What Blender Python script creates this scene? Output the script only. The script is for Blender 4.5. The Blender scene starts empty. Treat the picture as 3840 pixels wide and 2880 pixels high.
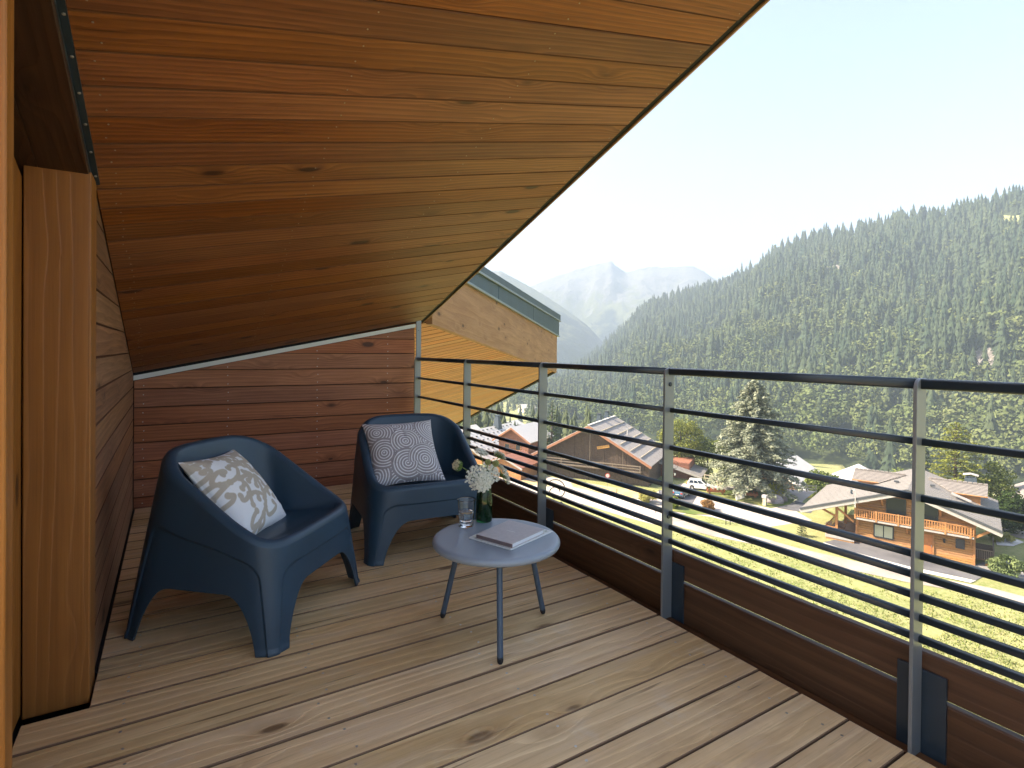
import bpy, bmesh, math, random
import numpy as np
from mathutils import Vector, Matrix

scene = bpy.context.scene
COL = scene.collection
rnd = random.Random(7)
nrng = np.random.default_rng(11)

# ------------------------------------------------------------------ camera
CAM_H = 1.10                       # eye height above the deck (deck top is z = 0)
FOC, CXP, CYP = 2076.0, 1920.0, 1331.0
YAW, PITCH, ROLL = math.radians(31.56), math.radians(-0.48), math.radians(0.58)
_f = Vector((math.sin(YAW)*math.cos(PITCH), math.cos(YAW)*math.cos(PITCH), math.sin(PITCH)))
_r = Vector((math.cos(YAW), -math.sin(YAW), 0)); _u = _r.cross(_f)
CR = _r*math.cos(ROLL) + _u*math.sin(ROLL)
CU = -_r*math.sin(ROLL) + _u*math.cos(ROLL)
CF = _f
CAMP = Vector((0, 0, CAM_H))
cam_data = bpy.data.cameras.new('camera'); cam = bpy.data.objects.new('camera', cam_data); COL.objects.link(cam)
cam.matrix_world = Matrix(((CR.x, CU.x, -CF.x, 0), (CR.y, CU.y, -CF.y, 0), (CR.z, CU.z, -CF.z, CAM_H), (0, 0, 0, 1)))
cam_data.sensor_width = 36.0; cam_data.lens = 36.0*FOC/3840.0
cam_data.shift_y = -(1440.0-CYP)/3840.0
cam_data.clip_start = 0.05; cam_data.clip_end = 20000
scene.camera = cam

# ------------------------------------------------------------------ sky, sun, exposure
SUN_AZ = math.atan2(-0.75, 0.66)   # azimuth from +Y towards +X: the sun stands to the left of the view, over the roof
SUN_EL = math.radians(42)
HAZE = 4.6e-4                      # density of the valley air
world = bpy.data.worlds.new('World'); scene.world = world; world.use_nodes = True
wn = world.node_tree.nodes; wl = world.node_tree.links; wn.clear()
sky = wn.new('ShaderNodeTexSky'); sky.sky_type = 'NISHITA'; sky.sun_disc = False
sky.sun_elevation = SUN_EL; sky.sun_rotation = SUN_AZ; sky.altitude = 1000
sky.air_density = 0.7; sky.dust_density = 4.0; sky.ozone_density = 0.3
bg = wn.new('ShaderNodeBackground'); bg.inputs['Strength'].default_value = 0.12
wo = wn.new('ShaderNodeOutputWorld'); wl.new(sky.outputs[0], bg.inputs[0]); wl.new(bg.outputs[0], wo.inputs[0])
sun_data = bpy.data.lights.new('sun', 'SUN'); sun = bpy.data.objects.new('sun', sun_data); COL.objects.link(sun)
sun_data.energy = 3.5; sun_data.angle = math.radians(0.53); sun_data.color = (1.0, 0.93, 0.82)
_sd = Vector((math.sin(SUN_AZ)*math.cos(SUN_EL), math.cos(SUN_AZ)*math.cos(SUN_EL), math.sin(SUN_EL)))
sun.rotation_euler = _sd.to_track_quat('Z', 'Y').to_euler(); sun.location = (0, 0, 30)
vs = scene.view_settings
vs.view_transform = 'Standard'; vs.look = 'None'; vs.gamma = 1.0; vs.use_curve_mapping = False
vs.exposure = 2.5
vs.use_white_balance = True; vs.white_balance_temperature = 7500; vs.white_balance_tint = 10   # camera balanced for the open shade
cy = scene.cycles
cy.use_denoising = True; cy.max_bounces = 10; cy.diffuse_bounces = 5; cy.glossy_bounces = 4
cy.transmission_bounces = 8; cy.transparent_max_bounces = 8; cy.volume_bounces = 1
cy.use_adaptive_sampling = True; cy.adaptive_threshold = 0.015
cy.caustics_reflective = False; cy.caustics_refractive = False; cy.sample_clamp_indirect = 8.0

# ------------------------------------------------------------------ helpers
def ray(x, y):
    """direction of sight for a surveyed point of the photograph (3840 px wide)"""
    return CR*((x-CXP)/FOC) - CU*((y-CYP)/FOC) + CF
def on_z(x, y, z):
    d = ray(x, y); return CAMP + d*((z-CAM_H)/d.z)
def on_plane(x, y, p0, n):
    d = ray(x, y); n = Vector(n); return CAMP + d*((Vector(p0)-CAMP).dot(n)/d.dot(n))
def at_depth(x, y, dep):
    return CAMP + ray(x, y)*dep

def tag(o, label=None, cat=None, group=None, kind=None):
    if label: o['label'] = label
    if cat: o['category'] = cat
    if group: o['group'] = group
    if kind: o['kind'] = kind
    return o
def mesh_obj(name, verts, faces, mat=None, parent=None, M=None, smooth=False, mesh=None):
    if mesh is None:
        mesh = bpy.data.meshes.new(name)
        mesh.from_pydata([tuple(v) for v in verts], [], faces)
        if mat: mesh.materials.append(mat)
        if smooth: mesh.polygons.foreach_set('use_smooth', [True]*len(mesh.polygons))
        mesh.update()
    o = bpy.data.objects.new(name, mesh); COL.objects.link(o)
    if M is not None: o.matrix_world = M
    if parent is not None:
        o.parent = parent
        o.matrix_parent_inverse = parent.matrix_world.inverted()
    return o
def np_obj(name, V, F, mat=None, parent=None, smooth=False):
    """big mesh from numpy arrays: V (n,3), F (m,k) with k = 3 or 4"""
    V = np.asarray(V, dtype=np.float32); F = np.asarray(F, dtype=np.int32); k = F.shape[1]
    me = bpy.data.meshes.new(name)
    me.vertices.add(len(V)); me.vertices.foreach_set('co', V.ravel())
    me.loops.add(F.size); me.loops.foreach_set('vertex_index', F.ravel())
    me.polygons.add(len(F)); me.polygons.foreach_set('loop_start', np.arange(len(F), dtype=np.int32)*k)
    if smooth: me.polygons.foreach_set('use_smooth', np.ones(len(F), dtype=bool))
    if mat: me.materials.append(mat)
    me.update(calc_edges=True); me.validate()
    o = bpy.data.objects.new(name, me); COL.objects.link(o)
    if parent is not None:
        o.parent = parent; o.matrix_parent_inverse = parent.matrix_world.inverted()
    return o
def empty(name, loc=(0, 0, 0), rz=0.0):
    o = bpy.data.objects.new(name, None); COL.objects.link(o)
    o.empty_display_size = 0.1
    o.matrix_world = Matrix.Translation(loc) @ Matrix.Rotation(rz, 4, 'Z')
    return o
def color_attr(o, C, name='print'):
    """per-vertex colour: flat print on fabric, paper"""
    a = o.data.color_attributes.new(name, 'FLOAT_COLOR', 'POINT')
    A = np.ones((len(o.data.vertices), 4), dtype=np.float32); A[:, :3] = C
    a.data.foreach_set('color', A.ravel())
class MB:
    """collects boxes, tubes, lathes into one mesh"""
    def __init__(s): s.v = []; s.f = []
    def add(s, v, f):
        b = len(s.v); s.v += [tuple(p) for p in v]; s.f += [tuple(i+b for i in q) for q in f]; return s
    def box(s, lo, hi, M=None):
        x0, y0, z0 = lo; x1, y1, z1 = hi
        v = [Vector(p) for p in ((x0,y0,z0),(x1,y0,z0),(x1,y1,z0),(x0,y1,z0),(x0,y0,z1),(x1,y0,z1),(x1,y1,z1),(x0,y1,z1))]
        if M is not None: v = [M @ p for p in v]
        return s.add(v, [(0,3,2,1),(4,5,6,7),(0,1,5,4),(1,2,6,5),(2,3,7,6),(3,0,4,7)])
    def bar(s, a, b, w, h, up=(0, 0, 1)):
        """box beam from a to b, w wide sideways, h tall"""
        a = Vector(a); b = Vector(b); d = (b-a).normalized(); up = Vector(up)
        sx = d.cross(up); sx = sx.normalized() if sx.length > 1e-5 else Vector((1, 0, 0))
        uz = sx.cross(d).normalized()
        v = []
        for p in (a, b):
            for i, j in ((-1, -1), (1, -1), (1, 1), (-1, 1)): v.append(p + sx*(i*w/2) + uz*(j*h/2))
        return s.add(v, [(0,1,2,3),(7,6,5,4),(0,4,5,1),(1,5,6,2),(2,6,7,3),(3,7,4,0)])
    def tube(s, pts, rad, n=8, cap=True):
        pts = [Vector(p) for p in pts]; R = rad if isinstance(rad, (list, tuple)) else [rad]*len(pts)
        ref = Vector((0.31, 0.17, 0.93)); rings = []
        for i, p in enumerate(pts):
            d = (pts[min(i+1, len(pts)-1)] - pts[max(i-1, 0)]).normalized()
            a = d.cross(ref)
            if a.length < 1e-3: a = d.cross(Vector((1, 0, 0)))
            a.normalize(); b = d.cross(a)
            rings.append([p + a*(R[i]*math.cos(2*math.pi*k/n)) + b*(R[i]*math.sin(2*math.pi*k/n)) for k in range(n)])
        v = [q for r in rings for q in r]; f = []
        for i in range(len(pts)-1):
            for k in range(n): f.append((i*n+k, i*n+(k+1) % n, (i+1)*n+(k+1) % n, (i+1)*n+k))
        if cap:
            f.append(tuple(range(n-1, -1, -1))); f.append(tuple((len(pts)-1)*n+k for k in range(n)))
        return s.add(v, f)
    def lathe(s, prof, n=24, o=(0, 0, 0), close=False):
        """prof: list of (r, z)"""
        v = []; f = []; o = Vector(o); m = len(prof)
        for r, z in prof:
            for k in range(n):
                a = 2*math.pi*k/n; v.append(o + Vector((r*math.cos(a), r*math.sin(a), z)))
        for i in range(m-1):
            for k in range(n): f.append((i*n+k, i*n+(k+1) % n, (i+1)*n+(k+1) % n, (i+1)*n+k))
        f.append(tuple(range(n-1, -1, -1))) if prof[0][0] > 1e-6 and not close else None
        f.append(tuple((m-1)*n+k for k in range(n))) if prof[-1][0] > 1e-6 and not close else None
        if close:
            for k in range(n): f.append(((m-1)*n+k, (m-1)*n+(k+1) % n, (k+1) % n, k))
        return s.add(v, f)
    def build(s, name, mat, parent=None, smooth=False, M=None, local=None):
        """local: origin for the object (keeps texture space local)"""
        v = s.v
        if local is not None:
            L = Matrix.Translation(local) if not isinstance(local, Matrix) else local
            Li = L.inverted(); v = [Li @ Vector(p) for p in v]; M = L
        o = mesh_obj(name, v, s.f, mat, parent, M, smooth)
        return o
def auto_smooth(o, ang=40):
    me = o.data
    bm = bmesh.new(); bm.from_mesh(me)
    for f in bm.faces: f.smooth = True
    for e in bm.edges:
        if len(e.link_faces) == 2 and e.calc_face_angle(0) > math.radians(ang): e.smooth = False
    bm.to_mesh(me); bm.free()
    return o

def slab(name, poly, n, th, mat, parent=None, ch=0.003, xdir=None, smooth=False, edge=None):
    """a board: convex face polygon `poly` (world points), outward normal n of the visible face, thickness th behind it,
    chamfered edges so that joints read as grooves; local X runs along the grain"""
    P = [Vector(p) for p in poly]; n = Vector(n).normalized()
    c = sum(P, Vector())/len(P)
    x = Vector(xdir) if xdir is not None else P[1]-P[0]
    x = (x - n*x.dot(n)).normalized(); y = n.cross(x)
    q = [((p-c).dot(x), (p-c).dot(y)) for p in P]
    area = sum(q[i][0]*q[(i+1) % len(q)][1]-q[(i+1) % len(q)][0]*q[i][1] for i in range(len(q)))
    if area < 0: q.reverse()
    m = len(q); ins = []
    for i in range(m):
        a, b, d = q[i-1], q[i], q[(i+1) % m]
        e1 = Vector((b[0]-a[0], b[1]-a[1])).normalized(); e2 = Vector((d[0]-b[0], d[1]-b[1])).normalized()
        n1 = Vector((-e1.y, e1.x)); n2 = Vector((-e2.y, e2.x)); s = (n1+n2)
        k = ch/max(0.2, 1+n1.dot(n2)); ins.append((b[0]+s.x*k, b[1]+s.y*k))
    v = [(p[0], p[1], 0) for p in ins] + [(p[0], p[1], -ch) for p in q] + [(p[0], p[1], -th) for p in q]
    f = [tuple(range(m)), tuple(range(3*m-1, 2*m-1, -1))]
    for i in range(m):
        j = (i+1) % m
        f.append((i, i+m, j+m, j)); f.append((i+m, i+2*m, j+2*m, j+m))
    M = Matrix(((x.x, y.x, n.x, c.x), (x.y, y.y, n.y, c.y), (x.z, y.z, n.z, c.z), (0, 0, 0, 1)))
    o = mesh_obj(name, v, f, mat, parent, M, smooth)
    if edge: o.data.materials.append(edge); o.data.polygons.foreach_set('material_index', [0]+[1]*(len(f)-1)); o.data.update()
    return o
def clip_poly(poly, p0, n):
    """keep the side of a convex polygon where (p-p0).n <= 0"""
    out = []; p0 = Vector(p0); n = Vector(n); m = len(poly)
    for i in range(m):
        a = Vector(poly[i]); b = Vector(poly[(i+1) % m]); da = (a-p0).dot(n); db = (b-p0).dot(n)
        if da <= 0: out.append(a)
        if da*db < 0: out.append(a + (b-a)*(da/(da-db)))
    return out

# ------------------------------------------------------------------ materials
class NT:
    def __init__(s, name):
        s.m = bpy.data.materials.new(name); s.m.use_nodes = True; s.t = s.m.node_tree; s.N = s.t.nodes; s.L = s.t.links
        s.N.clear()
        s.out = s.N.new('ShaderNodeOutputMaterial')
    def put(s, sock, v):
        if isinstance(v, bpy.types.NodeSocket): s.L.new(v, sock)
        elif v is not None:
            if isinstance(v, (tuple, list)) and sock.type == 'RGBA' and len(v) == 3: v = (*v, 1)
            sock.default_value = v
    def n(s, typ, out=0, props=None, **ins):
        nd = s.N.new('ShaderNode'+typ)
        for k, v in (props or {}).items(): setattr(nd, k, v)
        for k, v in ins.items():
            k2 = k.replace('_', ' ')
            s.put(nd.inputs[k2] if k2 in nd.inputs else nd.inputs[int(k[1:])], v)
        return nd.outputs[out]
    def M(s, op, a, b=None, c=None, clamp=False):
        nd = s.N.new('ShaderNodeMath'); nd.operation = op; nd.use_clamp = clamp
        for i, v in enumerate((a, b, c)):
            if v is not None: s.put(nd.inputs[i], v)
        return nd.outputs[0]
    def V(s, op, a, b=None):
        nd = s.N.new('ShaderNodeVectorMath'); nd.operation = op
        s.put(nd.inputs[0], a)
        if b is not None: s.put(nd.inputs[1], b)
        return nd.outputs[0]
    def mix(s, fac, a, b, mode='MIX'):
        nd = s.N.new('ShaderNodeMix'); nd.data_type = 'RGBA'; nd.blend_type = mode
        s.put(nd.inputs[0], fac); s.put(nd.inputs[6], a); s.put(nd.inputs[7], b); return nd.outputs[2]
    def ramp(s, v, lo, hi, a=0.0, b=1.0):
        nd = s.N.new('ShaderNodeMapRange'); nd.interpolation_type = 'SMOOTHSTEP'
        for i, q in enumerate((v, lo, hi, a, b)): s.put(nd.inputs[i], q)
        return nd.outputs[0]
    def noise(s, vec, scale, detail=3, rough=0.55, dim='3D', dist=0.0):
        nd = s.N.new('ShaderNodeTexNoise'); nd.noise_dimensions = dim
        s.put(nd.inputs['Vector'], vec); nd.inputs['Scale'].default_value = scale
        nd.inputs['Detail'].default_value = detail; nd.inputs['Roughness'].default_value = rough; nd.inputs['Distortion'].default_value = dist
        return nd.outputs[0]
    def coords(s, kind='Object', jitter=0.0):
        tc = s.N.new('ShaderNodeTexCoord').outputs[kind]
        if jitter:
            r = s.N.new('ShaderNodeObjectInfo').outputs['Random']
            cx = s.N.new('ShaderNodeCombineXYZ'); s.put(cx.inputs[0], s.M('MULTIPLY', r, 31.7*jitter)); s.put(cx.inputs[1], s.M('MULTIPLY', r, 87.3*jitter)); s.put(cx.inputs[2], s.M('MULTIPLY', r, 53.1*jitter))
            tc = s.V('ADD', tc, cx.outputs[0])
        return tc
    def rand(s): return s.N.new('ShaderNodeObjectInfo').outputs['Random']
    def bsdf(s, color, rough=0.6, metal=0.0, spec=0.5, normal=None, **kw):
        b = s.N.new('ShaderNodeBsdfPrincipled')
        s.put(b.inputs['Base Color'], color); s.put(b.inputs['Roughness'], rough); s.put(b.inputs['Metallic'], metal)
        s.put(b.inputs['Specular IOR Level'], spec)
        if normal is not None: s.put(b.inputs['Normal'], normal)
        for k, v in kw.items(): s.put(b.inputs[k.replace('_', ' ')], v)
        s.L.new(b.outputs[0], s.out.inputs[0]); return s.m
    def bump(s, h, strength=0.3, dist=0.01):
        nd = s.N.new('ShaderNodeBump'); nd.inputs['Strength'].default_value = strength; nd.inputs['Distance'].default_value = dist
        s.put(nd.inputs['Height'], h); return nd.outputs[0]

def plain(name, col, rough=0.6, metal=0.0, spec=0.5, var=0.0, scale=6.0, bump=0.0, **kw):
    t = NT(name); c = col
    nz = None
    if var or bump:
        nz = t.noise(t.coords(), scale, 5, 0.6)
    if var:
        c = t.mix(t.ramp(nz, 0.3, 0.7), tuple(k*(1-var) for k in col), tuple(min(1, k*(1+var)) for k in col))
    return t.bsdf(c, rough, metal, spec, t.bump(nz, bump, 0.01) if bump else None, **kw)

def wood(name, dark, mid, light, rough=0.55, knots=0.5, grain=1.0, piece=0.18, weather=None, spec=0.4, bump=0.25, rings=.62, fibre=.38, rscale=26.0, bend=2.6, cracks=0.0, stain=0.0):
    """sawn softwood: growth rings that bend round knots, fine fibre streaks, each board a little different; X = along the grain"""
    t = NT(name)
    p = t.coords(jitter=1.0)
    sep = t.N.new('ShaderNodeSeparateXYZ'); t.put(sep.inputs[0], p); X, Y, Z = sep.outputs
    # knots
    kq = t.V('MULTIPLY', p, (3.0, 7.2, 0.0))
    vo = t.N.new('ShaderNodeTexVoronoi'); vo.feature = 'F1'; t.put(vo.inputs['Vector'], kq); vo.inputs['Scale'].default_value = 1.0; vo.inputs['Randomness'].default_value = 1.0
    kd = vo.outputs['Distance']
    sc = t.N.new('ShaderNodeSeparateColor'); t.put(sc.inputs[0], vo.outputs['Color'])
    keep = t.M('GREATER_THAN', sc.outputs[0], 1.0-knots)
    ksz = t.M('MULTIPLY_ADD', sc.outputs[1], 0.13, 0.08)
    bnd = t.M('MULTIPLY', t.M('POWER', 2.718, t.M('MULTIPLY', t.M('MULTIPLY', kd, kd), -14.0)), keep)
    # rings
    low = t.noise(t.V('MULTIPLY', p, (0.55, 5.0, 5.0)), 1.0, 2, 0.5)
    g = t.M('ADD', t.M('MULTIPLY', t.M('ADD', Y, Z), rscale*grain), t.M('MULTIPLY', low, 4.2))
    g = t.M('ADD', g, t.M('MULTIPLY', bnd, bend))
    ring = t.M('FRACT', g)
    ring = t.M('MULTIPLY', t.ramp(ring, 0.0, 0.75), t.ramp(ring, 1.0, 0.86))
    fib = t.noise(t.V('MULTIPLY', p, (2.6, 120.0, 120.0)), 1.0, 4, 0.65)
    blot = t.noise(t.V('MULTIPLY', p, (1.6, 7.0, 7.0)), 1.0, 4, 0.6)
    r = t.rand()
    c = t.mix(t.ramp(blot, 0.3, 0.7), mid, light)
    c = t.mix(t.M('MULTIPLY', ring, rings), c, dark)
    c = t.mix(t.M('MULTIPLY', t.ramp(fib, 0.42, 0.72), fibre), c, dark)
    core = t.M('MULTIPLY', t.ramp(kd, ksz, t.M('MULTIPLY', ksz, 0.55)), keep)
    halo = t.M('MULTIPLY', t.ramp(kd, 0.34, 0.08), keep)
    c = t.mix(t.M('MULTIPLY', halo, 0.36), c, dark)
    c = t.mix(t.M('MULTIPLY', core, 0.85), c, tuple(k*0.42 for k in dark))
    if cracks:
        ck = t.noise(t.V('MULTIPLY', p, (1.7, 62.0, 62.0)), 1.0, 2, 0.5); cz = t.noise(t.V('MULTIPLY', p, (2.3, 6.0, 6.0)), 1.0, 2, 0.5)
        crk = t.M('MULTIPLY', t.ramp(ck, .655, .70), t.ramp(cz, .44, .60)); c = t.mix(t.M('MULTIPLY', crk, cracks), c, tuple(k*.30 for k in dark))
    if weather:
        w = t.noise(t.V('MULTIPLY', p, (2.2, 9.0, 9.0)), 1.3, 5, 0.65)
        c = t.mix(t.M('MULTIPLY', t.ramp(w, 0.45, 0.75), 0.65), c, weather)
    if stain:
        pos = t.N.new('ShaderNodeNewGeometry').outputs['Position']; s1 = t.noise(pos, 1.6, 5, .65); s2 = t.noise(pos, 5.5, 4, .7)
        c = t.mix(t.M('MULTIPLY', t.ramp(s1, .50, .68), stain), c, tuple(k*.8 for k in dark)); c = t.mix(t.M('MULTIPLY', t.ramp(s2, .56, .70), stain*.7), c, (.72, .64, .54))
    hs = t.N.new('ShaderNodeHueSaturation')
    t.put(hs.inputs['Value'], t.M('MULTIPLY_ADD', r, 2*piece, 1.0-piece))
    t.put(hs.inputs['Saturation'], t.M('MULTIPLY_ADD', t.M('FRACT', t.M('MULTIPLY', r, 7.31)), 0.12, 0.94))
    t.put(hs.inputs['Hue'], t.M('MULTIPLY_ADD', t.M('FRACT', t.M('MULTIPLY', r, 13.7)), 0.006, 0.4985))
    t.put(hs.inputs['Color'], c)
    h = t.M('SUBTRACT', t.M('MULTIPLY', fib, 0.5), t.M('ADD', t.M('MULTIPLY', ring, 0.5), core))
    return t.bsdf(hs.outputs[0], t.M('MULTIPLY_ADD', fib, 0.2, rough-0.1), 0.0, spec, t.bump(h, bump, 0.004))

MAT = {}
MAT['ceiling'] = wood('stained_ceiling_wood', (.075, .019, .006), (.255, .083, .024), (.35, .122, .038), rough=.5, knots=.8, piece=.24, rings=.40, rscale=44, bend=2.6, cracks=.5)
MAT['wall'] = wood('stained_wall_wood', (.12, .036, .016), (.36, .122, .056), (.47, .17, .08), rough=.55, knots=.8, piece=.16, rings=.34, rscale=44, bend=2.6, cracks=.4)
MAT['leftwall'] = wood('left_wall_wood', (.10, .04, .018), (.28, .125, .062), (.38, .18, .09), rough=.55, knots=.55, piece=.18, rings=.36, rscale=30, bend=1.6)
MAT['column'] = wood('glulam_wood', (.13, .042, .011), (.31, .112, .028), (.36, .135, .037), rough=.45, knots=.6, piece=.02, rings=.22, rscale=20, fibre=.25, bend=1.0)
MAT['deck'] = wood('larch_deck_wood', (.36, .19, .085), (.76, .49, .25), (.86, .60, .34), rough=.5, knots=.55, piece=.12, weather=(.66, .46, .30), spec=.18, bump=.6, rings=.24, rscale=22, fibre=.34, bend=1.8, cracks=.75, stain=.26)
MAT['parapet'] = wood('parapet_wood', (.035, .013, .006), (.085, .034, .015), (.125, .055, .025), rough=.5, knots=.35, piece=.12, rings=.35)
MAT['groove'] = plain('dark_plank_groove', (.105, .036, .014), .8); MAT['soffit_groove'] = plain('brown_plank_groove', (.16, .06, .025), .8)
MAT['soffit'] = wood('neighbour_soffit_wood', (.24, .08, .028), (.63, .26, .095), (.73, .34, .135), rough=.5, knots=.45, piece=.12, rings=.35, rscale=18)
MAT['fascia'] = wood('fascia_wood', (.17, .075, .034), (.36, .185, .088), (.45, .25, .125), rough=.55, knots=.7, piece=.05, rings=.25, rscale=9, fibre=.3, bend=1.4)
MAT['deck_edge'] = plain('dirty_board_edge', (.22, .125, .07), .9)
MAT['darkmetal'] = plain('dark_blue_grey_metal', (.020, .032, .044), .32, 0.0, .55)
MAT['post_metal'] = plain('reflection_grey_post_metal', (.20, .215, .225), .30, 0.3, .6)  # reflected bright outdoors put into the colour, lighter than the rail metal
MAT['flash'] = plain('slate_blue_flashing', (.045, .08, .10), .38, 0.2, .5, var=.12, scale=3)
MAT['flash_edge'] = plain('pale_flashing_edge', (.30, .36, .40), .35, 0.6, .5)
MAT['black'] = plain('black_membrane', (.008, .008, .010), .8)
MAT['screw'] = plain('steel_screw', (.55, .50, .44), .35, 0.8)
MAT['nail'] = plain('dull_nail_head', (.38, .30, .22), .5, .4)
MAT['mesh'] = plain('white_insect_mesh', (.75, .75, .73), .5)
MAT['plastic'] = plain('petrol_blue_plastic', (.022, .056, .092), .40, 0.0, .5, var=.07, scale=4)
MAT['tablemetal'] = plain('slate_blue_lacquer_skylit', (.26, .305, .355), .32, 0.0, .5)  # sky reflection painted in: top made lighter than the leg lacquer
MAT['tableleg'] = plain('slate_blue_leg_lacquer', (.06, .095, .14), .38, 0.0, .5)
MAT['rubber'] = plain('black_rubber', (.01, .01, .012), .7)
# ================================================================== TERRACE (the setting)
GROUND = -22.0
YR = 1.00                                            # roof cut short here, out of view, to let in sky light
XE, XL, YB, YF = 1.742, -0.222, 4.530, -1.35         # deck edge, left wall, back wall, front end behind the camera
PX, PY, P0 = 0.208, -0.327, 2.433                    # ceiling plane z = P0 + PX*x + PY*y
NC = Vector((PX, PY, -1)).normalized()               # visible (under) side of the ceiling
UX = Vector((1, 0, PX)).normalized()
def zc(x, y): return P0 + PX*x + PY*y
def cp(x, y, d=0.0): return Vector((x, y, zc(x, y) + d))

# ---- deck
deck = tag(empty('deck'), kind='structure')
gaps = [0.876, 1.026, 1.177, 1.328, 1.482, 1.641, 1.794]
ys = [gaps[0]-0.1515*k for k in range(14, 0, -1)] + gaps
while ys[-1] < YB-0.02: ys.append(ys[-1] + 0.153 + rnd.uniform(-.003, .003))
scr = MB()
for a, b in zip(ys[:-1], ys[1:]):
    x0 = -4.0 if b < 1.15 else (-0.368 if b < 2.2 else XL + 0.012)  # unseen boards widened to the left, added to bounce sunlight into the terrace
    g = 0.0030 + rnd.uniform(-.0006, .0018)
    e = XE + rnd.uniform(-.004, .003); dz = rnd.uniform(-.0015, .001)
    b2 = min(b, YB-0.004)
    xm = rnd.uniform(.2, 1.4); w1 = rnd.uniform(-.002, .002)
    o = slab('deck_board', [(x0, a+g, dz), (e, a+g, dz), (e, b2-g, dz), (x0, b2-g, dz)], (0, 0, 1), .028, MAT['deck'], deck, ch=.0022, xdir=(1, 0, 0), edge=MAT['deck_edge'])
    for xs in (-0.10, 0.42, 0.98, 1.62):
        for yy in (a+.032, b2-.032):
            xx = xs + rnd.uniform(-.03, .03)
            scr.lathe([(.0001, dz+.0008), (.0042, dz+.0008), (.0046, dz-.001)], 8, (xx, yy+rnd.uniform(-.006, .006), 0))
o = scr.build('screw', MAT['screw'], deck); o['kind'] = 'stuff'
m = MB()
for xs in (-3.5, -2.9, -2.3, -1.7, -1.1, -.6): m.box((xs-.03, YF, -.16), (xs+.03, 1.1, -.032))
for xs in (-0.10, 0.42, 0.98, 1.62): m.box((xs-.03, YF, -.16), (xs+.03, YB, -.032))
m.build('joist', MAT['black'], deck)
MB().box((-4.0, YF, -.26), (XE+.06, YB+.1, -.17)).build('deck_base', MAT['black'], deck)
slab('edge_strip', [(1.757, YF, -.012), (1.790, YF, -.012), (1.790, YB, -.012), (1.757, YB, -.012)], (0, 0, 1), .03, MAT['parapet'], deck, xdir=(0, 1, 0))

# ---- sloping plank ceiling
ceiling = tag(empty('ceiling'), kind='structure')
yc = [1.368 + 0.1197*k for k in range(-3, 27)]
for a, b in zip(yc[:-1], yc[1:]):
    b2 = min(b, YB-.002); d = rnd.uniform(-.0015, .0015); g = .0009
    if b2-a < .03: continue
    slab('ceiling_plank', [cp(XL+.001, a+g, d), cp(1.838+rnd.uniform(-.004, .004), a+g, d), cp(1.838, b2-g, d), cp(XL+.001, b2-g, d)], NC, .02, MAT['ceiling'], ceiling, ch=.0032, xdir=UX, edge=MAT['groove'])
nails = MB(); q0 = NC.to_track_quat('Z', 'Y').to_matrix().to_4x4()
for a, b in zip(yc[:-1], yc[1:]):
    for xs in (-0.16, .48, 1.10, 1.812):
        for f in (.25, .75):
            c = cp(xs+rnd.uniform(-.012, .012), a+(b-a)*f, -.0012)
            if c.y > YB-.02: continue
            b0 = len(nails.v); nails.lathe([(.0001, .0012), (.0024, .0010), (.0028, -.0005)], 6); M0 = Matrix.Translation(c) @ q0
            nails.v[b0:] = [tuple(M0 @ Vector(p)) for p in nails.v[b0:]]
o = nails.build('nail', MAT['nail'], ceiling); o['kind'] = 'stuff'
m = MB()
def strip(mb, x0, x1, y0, y1, d0, d1):
    """bar lying along the ceiling between x0..x1, from d0 to d1 below the plane"""
    v = [cp(x, y, -d) for y in (y0, y1) for x, d in ((x0, d0), (x1, d0), (x1, d1), (x0, d1))]
    mb.add(v, [(0,1,2,3),(7,6,5,4),(0,4,5,1),(1,5,6,2),(2,6,7,3),(3,7,4,0)])
strip(m, 1.8385, 1.882, YR, YB+.05, -.03, -.012)
m.build('shadow_gap', MAT['black'], ceiling)
m = MB(); strip(m, 1.882, 1.893, YR, YB+.03, -.22, -.002); m.build('eave_batten', MAT['fascia'], ceiling)
# roof body above the planks
def prism(name, pts, d0, d1, mat, parent=None):
    n = len(pts); v = [Vector(p)+Vector((0, 0, d0)) for p in pts] + [Vector(p)+Vector((0, 0, d1)) for p in pts]
    f = [tuple(range(n-1, -1, -1)), tuple(range(n, 2*n))] + [(i, (i+1) % n, (i+1) % n+n, i+n) for i in range(n)]
    return mesh_obj(name, v, f, mat, parent)
prism('roof_body', [cp(-.9, YR), cp(1.889, YR), cp(1.889, YB+.03), cp(-.9, YB+.03)], .024, .30, MAT['flash'], ceiling)

# the rest of the house: closed mass below the deck, behind the walls and under the roof
building = tag(empty('building_core', (-4, 0, -10)), kind='structure')
MB().box((-9, -1.3, GROUND), (1.72, YB+.3, -.30)).build('lower_floors', MAT['leftwall'], building)
MB().box((-9, YB+.16, GROUND), (1.0, 17, -3.2)).build('lower_floors', MAT['leftwall'], building)
def mass(name, x0, x1, y0, y1, zlo, d):
    pts = [(x0, y0), (x1, y0), (x1, y1), (x0, y1)]; v = [(x, y, zlo) for x, y in pts]+[(x, y, max(zlo+.05, zc(x, y)+d)) for x, y in pts]
    return mesh_obj(name, v, [(3,2,1,0), (4,5,6,7), (0,1,5,4), (1,2,6,5), (2,3,7,6), (3,0,4,7)], MAT['black'], building)
mass('house_mass', -9, -.50, 1.24, YB+.15, -.29, .02)
mass('house_mass', -.499, -.4025, 1.25, YB+.15, -.29, .02)
prism('house_roof', [cp(-9, 1.6, .6), cp(-.905, 1.6, 0), cp(-.905, YB+.03, 0), cp(-9, YB+.03, .6)], .03, .3, MAT['flash'], building)

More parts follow.
